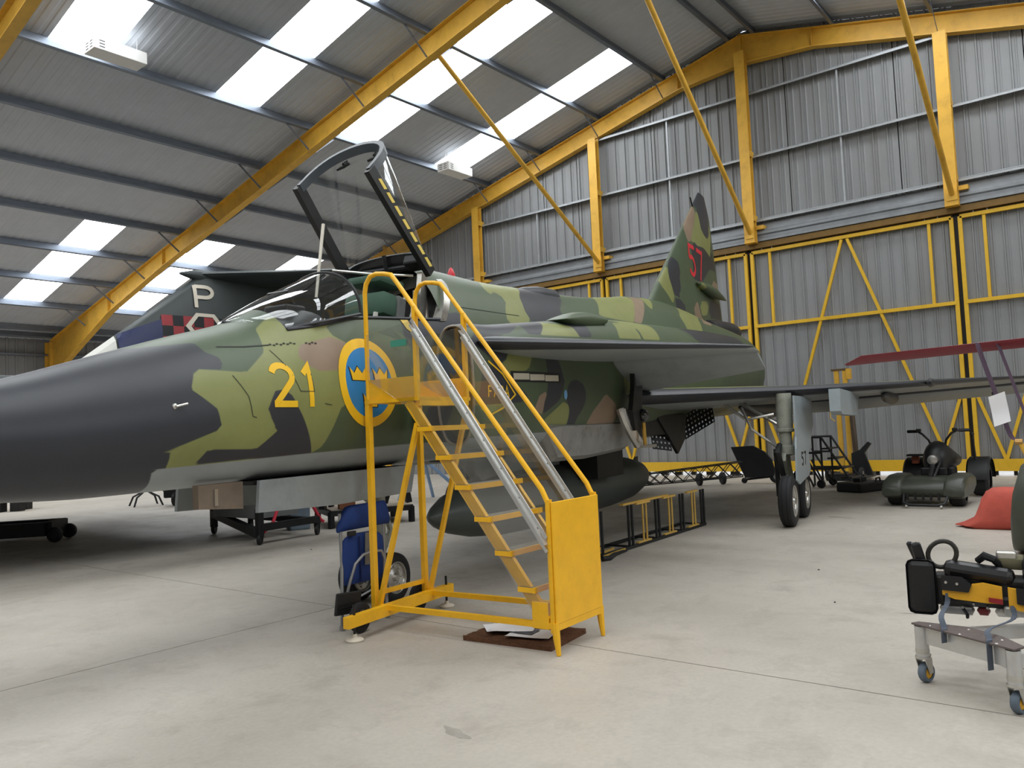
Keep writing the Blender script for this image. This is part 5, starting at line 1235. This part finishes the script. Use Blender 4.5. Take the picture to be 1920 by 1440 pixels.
# ---- lattice boom on small wheels
lt = thing('lattice_boom', 'black tubular lattice boom on small wheels under the rear fuselage', 'boom', (15.2, 7.6, 0))
A0, A1 = Vector((14.55, 8.7, .16)), Vector((15.7, 6.65, .33)); dv = (A1-A0); pr_ = Vector((.5, .28, 0)).normalized()
n_ = 10
for sy in (-.2, .2):
    top = [A0.lerp(A1, k/n_)+pr_*sy+Vector((0, 0, .10+.06*k/n_)) for k in range(n_+1)]; bot = [A0.lerp(A1, k/n_)+pr_*sy-Vector((0, 0, .10+.03*k/n_)) for k in range(n_+1)]
    wb(MB().tube(top, .013, 6), 'chord', BLACK, lt, True); wb(MB().tube(bot, .013, 6), 'chord', BLACK, lt, True)
    for k in range(n_):
        wb(MB().tube([top[k], bot[k+1]], .009, 6), 'lacing', BLACK, lt); wb(MB().tube([bot[k], top[k+1]], .009, 6), 'lacing', BLACK, lt)
for k in range(0, n_+1, 2):
    p = A0.lerp(A1, k/n_); wb(MB().tube([p-pr_*.2+Vector((0, 0, -.1)), p+pr_*.2+Vector((0, 0, -.1))], .01, 6), 'spacer', BLACK, lt)
for p in ((15.6, 7.55), (15.98, 7.2)): castor_wheel((p[0], p[1], .13), .13, .08, (.75, -.66, 0), lt, BLACK, BLACK)
wb(MB().tube([(15.6, 7.55, .13), (15.98, 7.2, .13)], .015, 8), 'axle', BLACK, lt); wb(MB().tube([(15.75, 7.4, .13), (15.45, 7.1, .3)], .015, 8), 'axle_stay', BLACK, lt)
# ---- black panel on a two-wheel trolley
pb = thing('panel_trolley', 'large black chamfered panel on a two-wheeled trolley by the doors', 'trolley', (16.3, 6.6, 0))
wb(MB().prism([(7.08, .77), (6.60, .79), (6.36, .66), (6.22, .5), (6.17, .28), (6.2, .16), (6.8, .12)], (16.2, 0, 0), (0, 1, 0), (0, 0, 1), (1, 0, 0), .06), 'panel', BLACK, pb)
castor_wheel((16.3, 6.15, .16), .16, .09, (1, .2, 0), pb, RUBBER, STEELG); castor_wheel((16.3, 6.86, .06), .06, .05, (1, .2, 0), pb, RUBBER, BLACK)
wb(MB().tube([(16.28, 6.15, .16), (16.28, 6.86, .08)], .025, 8), 'axle', BLACK, pb); wb(MB().bar((16.3, 6.5, .12), (16.3, 6.5, .6), .05, .05), 'upright', BLACK, pb)
# ---- black mobile steps
ms = thing('mobile_steps', 'black tubular mobile steps behind the main wheels', 'steps', (15.6, 4.8, 0))
for X in (15.35, 15.95):
    for p in ([(X, 5.28, .0), (X, 5.28, .95)], [(X, 4.93, .12), (X, 4.93, .95)], [(X, 5.28, .95), (X, 4.92, .95), (X, 4.36, .02)], [(X, 5.28, .66), (X, 4.92, .66)], [(X, 5.28, .36), (X, 4.62, .36)], [(X, 5.3, .72), (X, 4.92, .02)], [(X, 5.32, .5), (X, 5.1, .02)]): wb(MB().tube(p, .02, 8), 'frame_tube', BLACK, ms)
for k in range(4): wb(MB().box((15.35, 4.86-.12*k-.09, .72-.18*k), (15.95, 4.86-.12*k+.09, .745-.18*k)), 'tread', BLACK, ms)
for c in ((15.3, 4.95, .08), (16.0, 4.95, .08), (15.3, 5.28, .08)): castor_wheel(c, .08, .05, (1, 0, 0), ms, BLACK, BLACK)
# ---- yellow lifting mast
ym = thing('lifting_mast', 'tall yellow lifting mast with dark ram behind the wing', 'mast', (17.5, 5.1, 0))
for Yy in (5.2, 5.03): wb(MB().bar((17.5, Yy, .12), (17.5, Yy, 2.28), .09, .06), 'channel', STEEL_YEL, ym)
wb(MB().bar((17.52, 5.3, 2.3), (17.52, 4.98, 2.3), .12, .04), 'cap', mat('cap_brown', srgb(96, 74, 44), .6, var=.1), ym); wb(MB().cbox((17.5, 4.95, 2.2), (.1, .09, .22)), 'pulley_box', STEEL_YEL, ym)
wb(MB().tube([(17.42, 4.88, .2), (17.42, 4.93, 1.75)], .055, 10), 'ram', mat('ram_brown', srgb(74, 62, 50), .5, var=.2), ym, True); wb(MB().tube([(17.4, 5.24, 1.72), (17.36, 5.32, 1.66), (17.36, 5.34, 1.3), (17.4, 5.26, 1.22)], .012, 6), 'hose_loop', RY_, ym, True)
wb(MB().box((17.0, 4.65, .04), (17.9, 5.4, .14)), 'base', BLACK, ym)
wb(MB().prism([(4.55, .1), (4.95, .1), (4.95, .55), (4.78, .62), (4.62, .78), (4.56, .74), (4.7, .55)], (17.3, 0, 0), (0, 1, 0), (0, 0, 1), (1, 0, 0), .08), 'foot_bracket', BLACK, ym)
for c in ((17.05, 4.7, .14), (17.05, 5.36, .14)): castor_wheel(c, .14, .07, (0, 1, .0), ym, RUBBER, STEELG)
# ---- dark heap of parts on the floor between steps and buggy
for k, (x, y, l, w_, h_, lab) in enumerate(((14.9, 4.1, .8, .5, .17, 'flat dark equipment case on the floor beside the small buggy'), (15.5, 3.3, .5, .4, .24, 'dark engine block on the floor left of the small buggy'))):
    t = thing('equipment_case' if k == 0 else 'engine_block', lab, 'case' if k == 0 else 'engine', (x, y, 0))
    MB().cbox((0, 0, h_/2), (l, w_, h_), rotz(-.4), .03).build('body', BLACK, t); MB().tube([(-.15, -w_/2, h_), (-.1, -w_/2, h_+.06), (.1, -w_/2, h_+.06), (.15, -w_/2, h_)], .014, 8).build('handle', BLACK, t, True)
    for q in range(3): MB().cbox((-.15+.15*q, .05, h_+.03), (.1, .12, .07), rotz(.3*q), .01).build('cover_box', BLACK, t)

# ---- small buggy with handlebars
bg_ = thing('small_buggy', 'small olive four-wheeled buggy with black handlebars by the hangar doors', 'vehicle', (13.6, 2.65, 0))
OLV = mat('buggy_olive', srgb(60, 63, 54), .35, var=.12); DKP = mat('buggy_black', srgb(26, 26, 27), .45, var=.15)
def bb(m, n, matl, **k): return wb(m, n, matl, bg_, **k)
def buggy_ring(x, w, z0_, z1, yc=2.64):
    pts = []
    for k in range(24):
        a = 2*math.pi*k/24; c = math.copysign(abs(math.cos(a))**.3, math.cos(a)); s_ = math.copysign(abs(math.sin(a))**.35, math.sin(a)); pts.append((x, yc+w*c, (z0_+z1)/2+(z1-z0_)/2*s_))
    return pts
bb(MB().loft([buggy_ring(12.45, .34, .18, .26), buggy_ring(12.5, .43, .14, .33), buggy_ring(12.75, .47, .13, .39), buggy_ring(13.2, .46, .16, .40), buggy_ring(13.4, .38, .24, .38)]), 'front_body', OLV, smooth=True, angle=50)
for s in (-1, 1):
    yc = 2.64+s*.40
    bb(MB().loft([[(x, yc+.13*c_, z_+r_*s_) for c_, s_ in [(math.copysign(abs(math.cos(a))**.35, math.cos(a)), math.copysign(abs(math.sin(a))**.35, math.sin(a))) for a in [2*math.pi*k/20 for k in range(20)]]] for x, z_, r_ in ((12.43, .22, .06), (12.5, .25, .13), (12.8, .28, .16), (13.2, .29, .15), (13.4, .3, .08))]), 'front_fender', OLV, smooth=True, angle=50)
    w_ = castor_wheel((12.72, 2.64+s*.40, .17), .17, .20, (0, 1, 0), bg_, RUBBER, DKP)
    w_ = castor_wheel((14.35, 2.64+s*.45, .27), .27, .24, (0, 1, 0), bg_, RUBBER, DKP)
    bb(MB().loft([[(14.35+.34*math.cos(a)*k_, 2.64+s*.45+dy, .27+.34*math.sin(a)*k_) for a in [math.pi*q/12 for q in range(13)]] for dy, k_ in ((-.16, .9), (-.13, 1), (.13, 1), (.16, .9))], closed=False), 'rear_fender', DKP, smooth=True)
    bb(MB().tube([(13.75, 2.64+s*.08, .74), (13.7, 2.64+s*.12, .9), (13.66, 2.64+s*.2, 1.0), (13.7, 2.64+s*.27, 1.04), (13.78, 2.64+s*.42, 1.04)], .016, 8), 'handlebar', DKP, smooth=True, angle=60)
    bb(MB().tube([(13.75, 2.64+s*.29, 1.04), (13.79, 2.64+s*.43, 1.04)], .025, 10), 'grip', DKP, smooth=True)
    bb(MB().cbox((13.68, 2.64+s*.25, 1.055), (.06, .07, .05), bev=.01), 'brake_lever', DKP)
bb(MB().loft([[(x, 2.64+w*math.cos(a), zc+h*math.sin(a)) for a in [2*math.pi*q/18 for q in range(18)]] for x, w, h, zc in ((13.32, .13, .2, .56), (13.42, .17, .23, .6), (13.65, .2, .25, .64), (14.1, .19, .18, .6), (14.6, .16, .12, .55))]), 'tank_and_seat', DKP, smooth=True, angle=60)
bb(MB().tube([(13.0, 2.64, .36), (13.6, 2.64, .78)], .04, 10), 'steering_column', DKP, smooth=True); bb(MB().tube([(12.9, 2.58, .36), (13.4, 2.55, .62)], .02, 8), 'fork_strut', DKP, smooth=True); bb(MB().lathe((13.27, 2.64, .62), (1, 0, 0), [(-.05, .03), (-.04, .07), (.02, .08), (.08, .06)], 16), 'headlamp', SILVER, smooth=True); bb(MB().cbox((13.3, 2.64, .45), (.14, .34, .12), bev=.02), 'engine_cover', DKP); bb(MB().cbox((13.7, 2.52, .4), (.3, .2, .2), bev=.03), 'gearbox', DKP)
bb(MB().tube([(12.55, 2.9, .24), (12.3, 2.86, .07), (12.28, 2.78, .05), (12.28, 2.42, .05), (12.3, 2.34, .07), (12.55, 2.3, .24)], .018, 8), 'front_bumper', DKP, smooth=True, angle=60)
for yy in (2.82, 2.38): bb(MB().lathe((12.3, yy, .03), (0, 1, 0), [(-.015, .03), (.015, .03)], 12), 'bumper_roller', SILVER, smooth=True)
for k in range(5): bb(MB().box((12.44, 2.42+.1*k, .10), (12.47, 2.45+.1*k, .2)), 'grille_bar', DKP)
bb(MB().tube([(14.2, 2.22, .5), (14.15, 2.24, .95)], .018, 8), 'gear_lever', DKP); bb(MB().lathe((14.15, 2.24, .93), (0, 0, 1), [(0, .02), (.04, .035), (.06, .02)], 10), 'lever_knob', DKP)
bb(MB().cbox((14.0, 3.0, .66), (.2, .28, .03)), 'carrier_plate', DKP); bb(MB().cbox((14.1, 3.05, .58), (.1, .1, .12), bev=.01), 'rear_reflector', mat('reflector_orange', srgb(176, 96, 66), .5, var=.1))
# ================================================================ right-hand foreground
# ---- orange-red cover bag
bag = thing('red_cover_bag', 'orange-red fabric cover bag slumped on the floor at the right edge', 'bag', (10.6, 1.5, 0))
m = MB(); rg = []
for i, (z, y0, y1, d) in enumerate(((0, 1.80, 1.20, .30), (.03, 1.86, 1.16, .33), (.1, 1.72, 1.17, .33), (.2, 1.665, 1.18, .30), (.32, 1.62, 1.19, .26), (.40, 1.58, 1.20, .22), (.435, 1.53, 1.23, .16), (.445, 1.48, 1.28, .08))):
    yc, h_ = (y0+y1)/2, (y0-y1)/2
    rg.append([(10.65+(d+.012*math.sin(5*a+i))*math.copysign(abs(math.cos(a))**.6, math.cos(a)), yc+(h_+.014*math.sin(7*a+2*i))*math.copysign(abs(math.sin(a))**.6, math.sin(a)), z) for a in [2*math.pi*k/36 for k in range(36)]])
m.loft(rg); wb(m, 'fabric', mat('bag_red', srgb(176, 76, 62), .8, var=.12, scale=8, bump=.25), bag, True, 60)
wb(MB().loft([[(10.52+.1*math.cos(a)*k, y, .02+max(0, .05*k*math.sin(a))) for a in [2*math.pi*q/10 for q in range(10)]] for y, k in ((1.70, 1.2), (1.80, .9), (1.9, .25))]), 'trailing_flap', MATS['bag_red'], bag, True)
# ---- small olive helicopter body, mostly outside the frame, with a tied-down rotor blade
hc = thing('light_helicopter', 'olive green helicopter at the right edge with a red rotor blade tied down', 'helicopter', (8.9, -.6, 0))
def hb(m, n, matl, **k): return wb(m, n, matl, hc, **k)
OL = mat('heli_olive', srgb(66, 70, 60), .5, var=.15, scale=4)
hb(MB().loft([[(8.85+d*math.copysign(abs(math.cos(a))**.75, math.cos(a)), y, z0_+(z1-z0_)/2*(1+math.copysign(abs(math.sin(a))**.75, math.sin(a)))) for a in [2*math.pi*k/28 for k in range(28)]] for y, d, z0_, z1 in ((1.10, .30, .02, .42), (1.07, .42, .02, .6), (1.0, .5, .02, .82), (.85, .56, .02, .93), (.5, .6, .02, 1.0), (-.6, .62, .02, 1.15), (-1.8, .55, .05, 1.2), (-2.6, .3, .3, 1.1), (-3.4, .1, .6, .9))]), 'body', OL, smooth=True, angle=60)
BLR = mat('blade_red', srgb(126, 42, 52), .35, var=.06)
rb = [[(9.02+.05*math.cos(a)+dx, y, z-.042*k*math.cos(a)+.014*k*math.sin(a)) for a in [2*math.pi*q/16 for q in range(16)]] for y, z, dx, k in ((2.56, 1.88, -.05, .15), (2.40, 1.925, 0, 1), (1.2, 1.955, 0, 1), (0, 1.98, 0, 1), (-1.2, 2.0, 0, 1))]
hb(MB().loft(rb), 'rotor_blade', BLR, smooth=True, angle=40)
hb(MB().loft([[(9.02+.075*math.cos(a), y, 2.0+.016*math.sin(a)) for a in [2*math.pi*q/16 for q in range(16)]] for y in (-1.4, -5.0)]), 'rotor_blade', BLR, smooth=True, angle=40)
hb(MB().lathe((9.02, -1.3, 1.1), (0, 0, 1), [(0, .14), (.3, .07), (.8, .05), (.86, .14), (.95, .14), (1.0, .05)], 18), 'mast', DARKP, smooth=True)
hb(MB().tube([(8.95, .97, .88), (8.95, 1.03, 1.04)], .022, 10), 'tie_post', STEEL_YEL, smooth=True); hb(MB().lathe((8.95, 1.03, 1.02), (0, 1, 0), [(-.03, .03), (.03, .03)], 10), 'tie_ring', mat('ring_brass', srgb(180, 140, 80), .4, metal=.5), smooth=True)
PUR = mat('webbing_purple', srgb(86, 68, 84), .8, var=.1)
def strap(pts, w, matl, t, n='strap'):
    # flat webbing following points, width along x
    P_ = [Vector(p) for p in pts]; P_ = [P_[0]*2-P_[1]]+P_+[P_[-1]*2-P_[-2]]; ptv = []; m = MB(); vs = []
    for i in range(1, len(P_)-2):
        a_, b_, c_, d_ = P_[i-1:i+3]
        for k in range(4):
            t_ = k/4; ptv.append(.5*((2*b_)+(c_-a_)*t_+(2*a_-5*b_+4*c_-d_)*t_*t_+(3*b_-a_-3*c_+d_)*t_**3))
    ptv.append(P_[-2])
    for p in ptv: vs += [p+Vector((-w/2, w*.35, 0)), p+Vector((w/2, -w*.35, 0)), p+Vector((w/2, -w*.35, .004)), p+Vector((-w/2, w*.35, .004))]
    fs = []
    for i in range(len(ptv)-1):
        for k in range(4): fs.append((i*4+k, i*4+(k+1) % 4, (i+1)*4+(k+1) % 4, (i+1)*4+k))
    fs += [(0, 1, 2, 3), ((len(ptv)-1)*4+3, (len(ptv)-1)*4+2, (len(ptv)-1)*4+1, (len(ptv)-1)*4)]
    return wb(m.add(vs, fs), n, matl, t)
strap([(8.96, 1.31, 1.99), (8.95, 1.30, 1.93), (8.95, 1.25, 1.72), (8.95, 1.19, 1.49), (8.95, 1.10, 1.1), (8.95, 1.04, 1.03)], .05, PUR, hc)
strap([(9.0, 1.16, 2.0), (9.0, 1.14, 1.95), (9.0, 1.05, 1.6), (9.0, .96, 1.25), (9.0, .9, 1.0)], .035, PUR, hc)
pt = thing('hanging_paper_tag', 'blank white paper hanging from the purple strap at the right edge', 'paper', (8.87, 1.14, 1.22))
vs = []
for i in range(5):
    for j in range(6): vs.append((.012*math.sin(j*.9)+.004*i-.01, .07-.036*i*.95+.006*j, .285*j/5-.012*(4-i)))
MB().add(vs, [(i*6+j, (i+1)*6+j, (i+1)*6+j+1, i*6+j+1) for i in range(4) for j in range(5)]).build('page', PAPER, pt, True)
MB().cbox((0, .065, .27), (.012, .012, .03)).build('clip', BLACK, pt)

# ---- ejection seat lying on an aluminium trolley
tc_ = thing('castor_trolley', 'aluminium trolley on yellow-hubbed castors at lower right', 'trolley', (4.5, .7, 0))
def tb(m, n, matl, **k): return wb(m, n, matl, tc_, **k)
TOPM = mat('anti_slip_brown', srgb(96, 86, 82), .85, var=.15, scale=40)
c1, c2 = Vector((4.43, .99, 0)), Vector((4.17, .565, 0)); ax = (c2-c1).normalized(); pn = Vector((-ax.y, ax.x, 0)); pn = pn if pn.x > 0 else -pn
zt = .285
lo = [c1-ax*.03-pn*.03, c1-ax*.03+pn*.02, c1+ax*.16+pn*.13, c1+ax*.36+pn*.115, c2+ax*.02+pn*.05, c2+ax*.03-pn*.03]
tb(MB().prism([(p.x, p.y) for p in lo], (0, 0, zt), (1, 0, 0), (0, 1, 0), (0, 0, 1), .008), 'deck', TOPM)
tb(MB().bar(c1+Vector((0, 0, zt-.045))+pn*0, c2+Vector((0, 0, zt-.045)), .012, .085), 'side_plate', ALU)
tb(MB().bar(c1+Vector((0, 0, zt-.07))+pn*.1+ax*.1, c2+Vector((0, 0, zt-.07))+pn*.02-ax*.04, .03, .05), 'inner_rail', ALU)
for q in (c1+ax*.06-pn*.0, c1+ax*.24-pn*.015, c1+ax*.2+pn*.09, c2-ax*.07-pn*.01, c2-ax*.1+pn*.06): tb(MB().lathe((q.x, q.y, zt+.008), (0, 0, 1), [(0, .007), (.003, .005)], 10), 'screw', SILVER)
def castor(c, t, yaw):
    tb(MB().tube([(c.x, c.y, .13), (c.x, c.y, zt-.005)], .031, 18), 'leg_tube', ALU, smooth=True)
    tb(MB().lathe((c.x, c.y, .122), (0, 0, 1), [(0, .036), (.01, .036), (.011, .026), (.03, .033), (.05, .032)], 18), 'swivel_head', SILVER, smooth=True)
    d = Vector((math.cos(yaw), math.sin(yaw), 0)); s = Vector((-d.y, d.x, 0)); wc = c+d*.018+Vector((0, 0, .05))
    for q in (-1, 1):
        p = [c+s*(q*.024)+d*a+Vector((0, 0, b)) for a, b in ((-.025, .125), (.03, .125), (.035, .05), (.005, .045))]
        tb(MB().add([x for x in p]+[x+s*(.004*q) for x in p], [(0, 1, 2, 3), (7, 6, 5, 4), (0, 4, 5, 1), (1, 5, 6, 2), (2, 6, 7, 3), (3, 7, 4, 0)]), 'fork_plate', SILVER)
    o = MB().lathe(wc, s, [(-.018, .03), (-.019, .043), (-.012, .049), (0, .05), (.012, .049), (.019, .043), (.018, .03)], 28, cap=False); w_ = tb(o, 'wheel', mat('castor_blue_grey', srgb(92, 104, 116), .55, var=.1), smooth=True)
    MB().lathe(wc, s, [(-.02, .001), (-.02, .012), (-.014, .03), (.014, .03), (.02, .012), (.02, .001)], 24, cap=False).build('wheel_hub', mat('hub_yellow', srgb(214, 160, 40), .5, var=.06), w_, True)
    p = c+d*.05+Vector((0, 0, .125)); tb(MB().cbox((p.x, p.y, p.z), (.05, .02, .012), rotz(yaw+.5), .004), 'brake_pedal', SILVER)
castor(c1, tc_, -.35); castor(c2, tc_, -.35); castor(Vector((5.0, .35, 0)), tc_, .4); castor(Vector((4.75, -.1, 0)), tc_, .4)
tb(MB().bar((5.0, .35, zt-.045), (4.75, -.1, zt-.045), .012, .085), 'side_plate', ALU); tb(MB().bar((4.2, .58, zt-.06), (4.76, -.08, zt-.06), .05, .06), 'long_rail', ALU); tb(MB().bar((4.44, .97, zt-.06), (5.0, .36, zt-.06), .05, .06), 'long_rail', ALU)
tb(MB().prism([(4.9, .5), (5.1, .3), (4.75, -.15), (4.6, 0)], (0, 0, zt), (1, 0, 0), (0, 1, 0), (0, 0, 1), .008), 'deck', TOPM)

ej = thing('ejection_seat', 'black ejection seat with yellow panels strapped on the aluminium trolley', 'seat', (4.7, .75, .29))
def eb(m, n, matl, **k): return wb(m, n, matl, ej, **k)
SB = mat('seat_black', srgb(24, 24, 26), .35, var=.15, scale=10); SYEL = mat('seat_yellow', srgb(222, 164, 40), .45, var=.12, scale=9); KHK = mat('seat_khaki', srgb(92, 88, 66), .8, var=.15)
# seat axes: sx runs along its width towards the right edge, sy away from the viewer
sx = Vector((-.38, -.62, 0)).normalized(); sx = Vector((.10, -.995, 0)).normalized(); sy = Vector((.995, .10, 0)); O = Vector((4.66, 1.09, 0))
def S(a, b, z): return O+sx*a+sy*b+Vector((0, 0, z))
Rs = Matrix((sx, sy, Vector((0, 0, 1)))).transposed()
def sbx(a, b, z, sa, sb_, sz, bev=.01, tilt=0): return MB().cbox(S(a, b, z), (sa, sb_, sz), Rs@Matrix.Rotation(tilt, 3, 'Y'), bev)
eb(sbx(.07, -.03, .435, .14, .03, .28, .03), 'side_wing', SB)
eb(sbx(.33, .05, .42, .42, .12, .16, .02), 'frame_tray', SB); eb(sbx(.36, .06, .38, .40, .16, .06, .02), 'lower_beam', SB)
eb(sbx(.33, .02, .515, .32, .1, .085, .035, .12), 'padded_roll', SB)
eb(MB().prism([(.165, .405), (.22, .385), (.36, .375), (.43, .375), (.43, .46), (.35, .475), (.30, .465), (.285, .425), (.165, .43)], S(0, -.035, 0), sx, (0, 0, 1), -sy, .016), 'yellow_panel', SYEL)
eb(MB().prism([(.455, .355), (.56, .34), (.56, .385), (.50, .40), (.49, .455), (.455, .46)], S(0, -.04, 0), sx, (0, 0, 1), -sy, .016), 'yellow_panel', SYEL)
eb(MB().prism([(.49, .385), (.57, .37), (.57, .45), (.49, .462)], S(0, -.058, 0), sx, (0, 0, 1), -sy, .012), 'bracket_plate', SB)
eb(MB().prism([(.165, .43), (.285, .425), (.30, .465), (.26, .50), (.165, .505)], S(0, -.052, 0), sx, (0, 0, 1), -sy, .012), 'bracket_plate', SB)
for a, z in ((.185, .47), (.235, .465), (.525, .415), (.06, .5), (.12, .36), (.3, .36), (.36, .345), (.42, .34), (.25, .34)):
    eb(MB().lathe(S(a, -.064 if a > .15 and z > .4 else -.02, z), -sy, [(0, .008), (.005, .006)], 10), 'bolt', SILVER, smooth=True)
eb(sbx(.06, .01, .60, .05, .035, .12, .014, -.25), 'head_lever', SB); eb(sbx(.03, .04, .605, .03, .03, .11, .012, -.35), 'head_lever', SB)
loop = [S(.17+.06*math.cos(a)+.03*math.sin(a), .02, .60+.065*math.sin(a)-.02*math.cos(a)) for a in [2*math.pi*k/24 for k in range(24)]]
eb(MB().tube(loop, .012, 10, closed=True), 'pull_handle', mat('handle_striped', srgb(40, 38, 30), .5, var=.5, scale=40), smooth=True)
eb(MB().tube([S(.33, .05, .57), S(.36, .02, .60), S(.4, .02, .585), S(.43, .06, .54)], .018, 8), 'hose', SB, smooth=True)
eb(sbx(.47, .12, .56, .14, .16, .06, .02), 'khaki_pouch', KHK, smooth=True); eb(sbx(.455, .08, .60, .09, .06, .04, .008), 'buckle_plate', SILVER); eb(sbx(.62, .1, .5, .2, .2, .2, .03), 'seat_pan', SB)
eb(sbx(.60, .02, .45, .06, .1, .28, .02), 'side_rail', SB); eb(sbx(.75, .1, .45, .3, .3, .28, .03), 'seat_bucket', SB); eb(sbx(.57, -.02, .35, .1, .08, .09, .014), 'foot_block', SB)
eb(MB().tube([S(.57, -.03, .44), S(.565, -.05, .5), S(.6, -.05, .52), S(.64, -.04, .5)], .006, 8), 'wire_guide', SILVER, smooth=True)
for a, z, r, L_, mt in ((.16, .30, .028, .16, STEELG), (.33, .30, .024, .06, mat('canister_red', srgb(120, 40, 44), .4, var=.1)), (.41, .30, .024, .11, WHITE)):
    eb(MB().lathe(S(a-.02, .03, z+.02), sx, [(0, .004), (.012, r), (L_-.012, r), (L_, .004)], 18), 'gas_cylinder', mt, smooth=True)
eb(sbx(.50, .0, .335, .14, .06, .05, .01), 'white_fitting', ALU)
eb(MB().prism([(.37, .385), (.43, .375), (.43, .40), (.37, .405)], S(0, -.053, 0), sx, (0, 0, 1), -sy, .01), 'red_tag', mat('tag_red', srgb(150, 40, 44), .5, var=.1))
STR = mat('strap_slate', srgb(84, 92, 104), .8, var=.1)
# lashing straps run from the seat round the trolley deck
lash = thing('lashing_strap', 'slate blue webbing strap lashing the seat, left of the pair', 'strap', (4.45, .88, .2), 0, 'straps lashing the ejection seat')
lash2 = thing('lashing_strap', 'slate blue webbing strap lashing the seat, right of the pair', 'strap', (4.3, .65, .2), 0, 'straps lashing the ejection seat')
q = c1+ax*.155-pn*.018; strap([tuple(S(.19, -.05, .41)), tuple(S(.185, -.08, .36)), tuple(q+Vector((.06, .02, .345))), (q.x+.01, q.y, .302), (q.x-.008, q.y, .285), (q.x-.008, q.y, .235)], .028, STR, lash, 'webbing')
q = c2-ax*.10-pn*.018; strap([tuple(S(.47, -.06, .37)), tuple(S(.47, -.12, .32)), tuple(q+Vector((.08, .01, .33))), (q.x+.01, q.y, .302), (q.x-.008, q.y, .285), (q.x-.01, q.y, .17)], .028, STR, lash2, 'webbing')
for k, (a, t) in enumerate(((.25, lash), (.52, lash2))):
    wb(MB().tube([S(a, 0, .33), S(a+.02, -.02, .3), S(a+.02, -.05, .0+zt+.012)], .008, 6), 'loose_end', BLACK, t)
eb(MB().tube([S(.40, -.1, .20), S(.42, -.12, .13), S(.5, -.14, .10), S(.55, -.12, .08), S(.55, -.12, .02)], .008, 6), 'trailing_cable', BLACK, smooth=True)
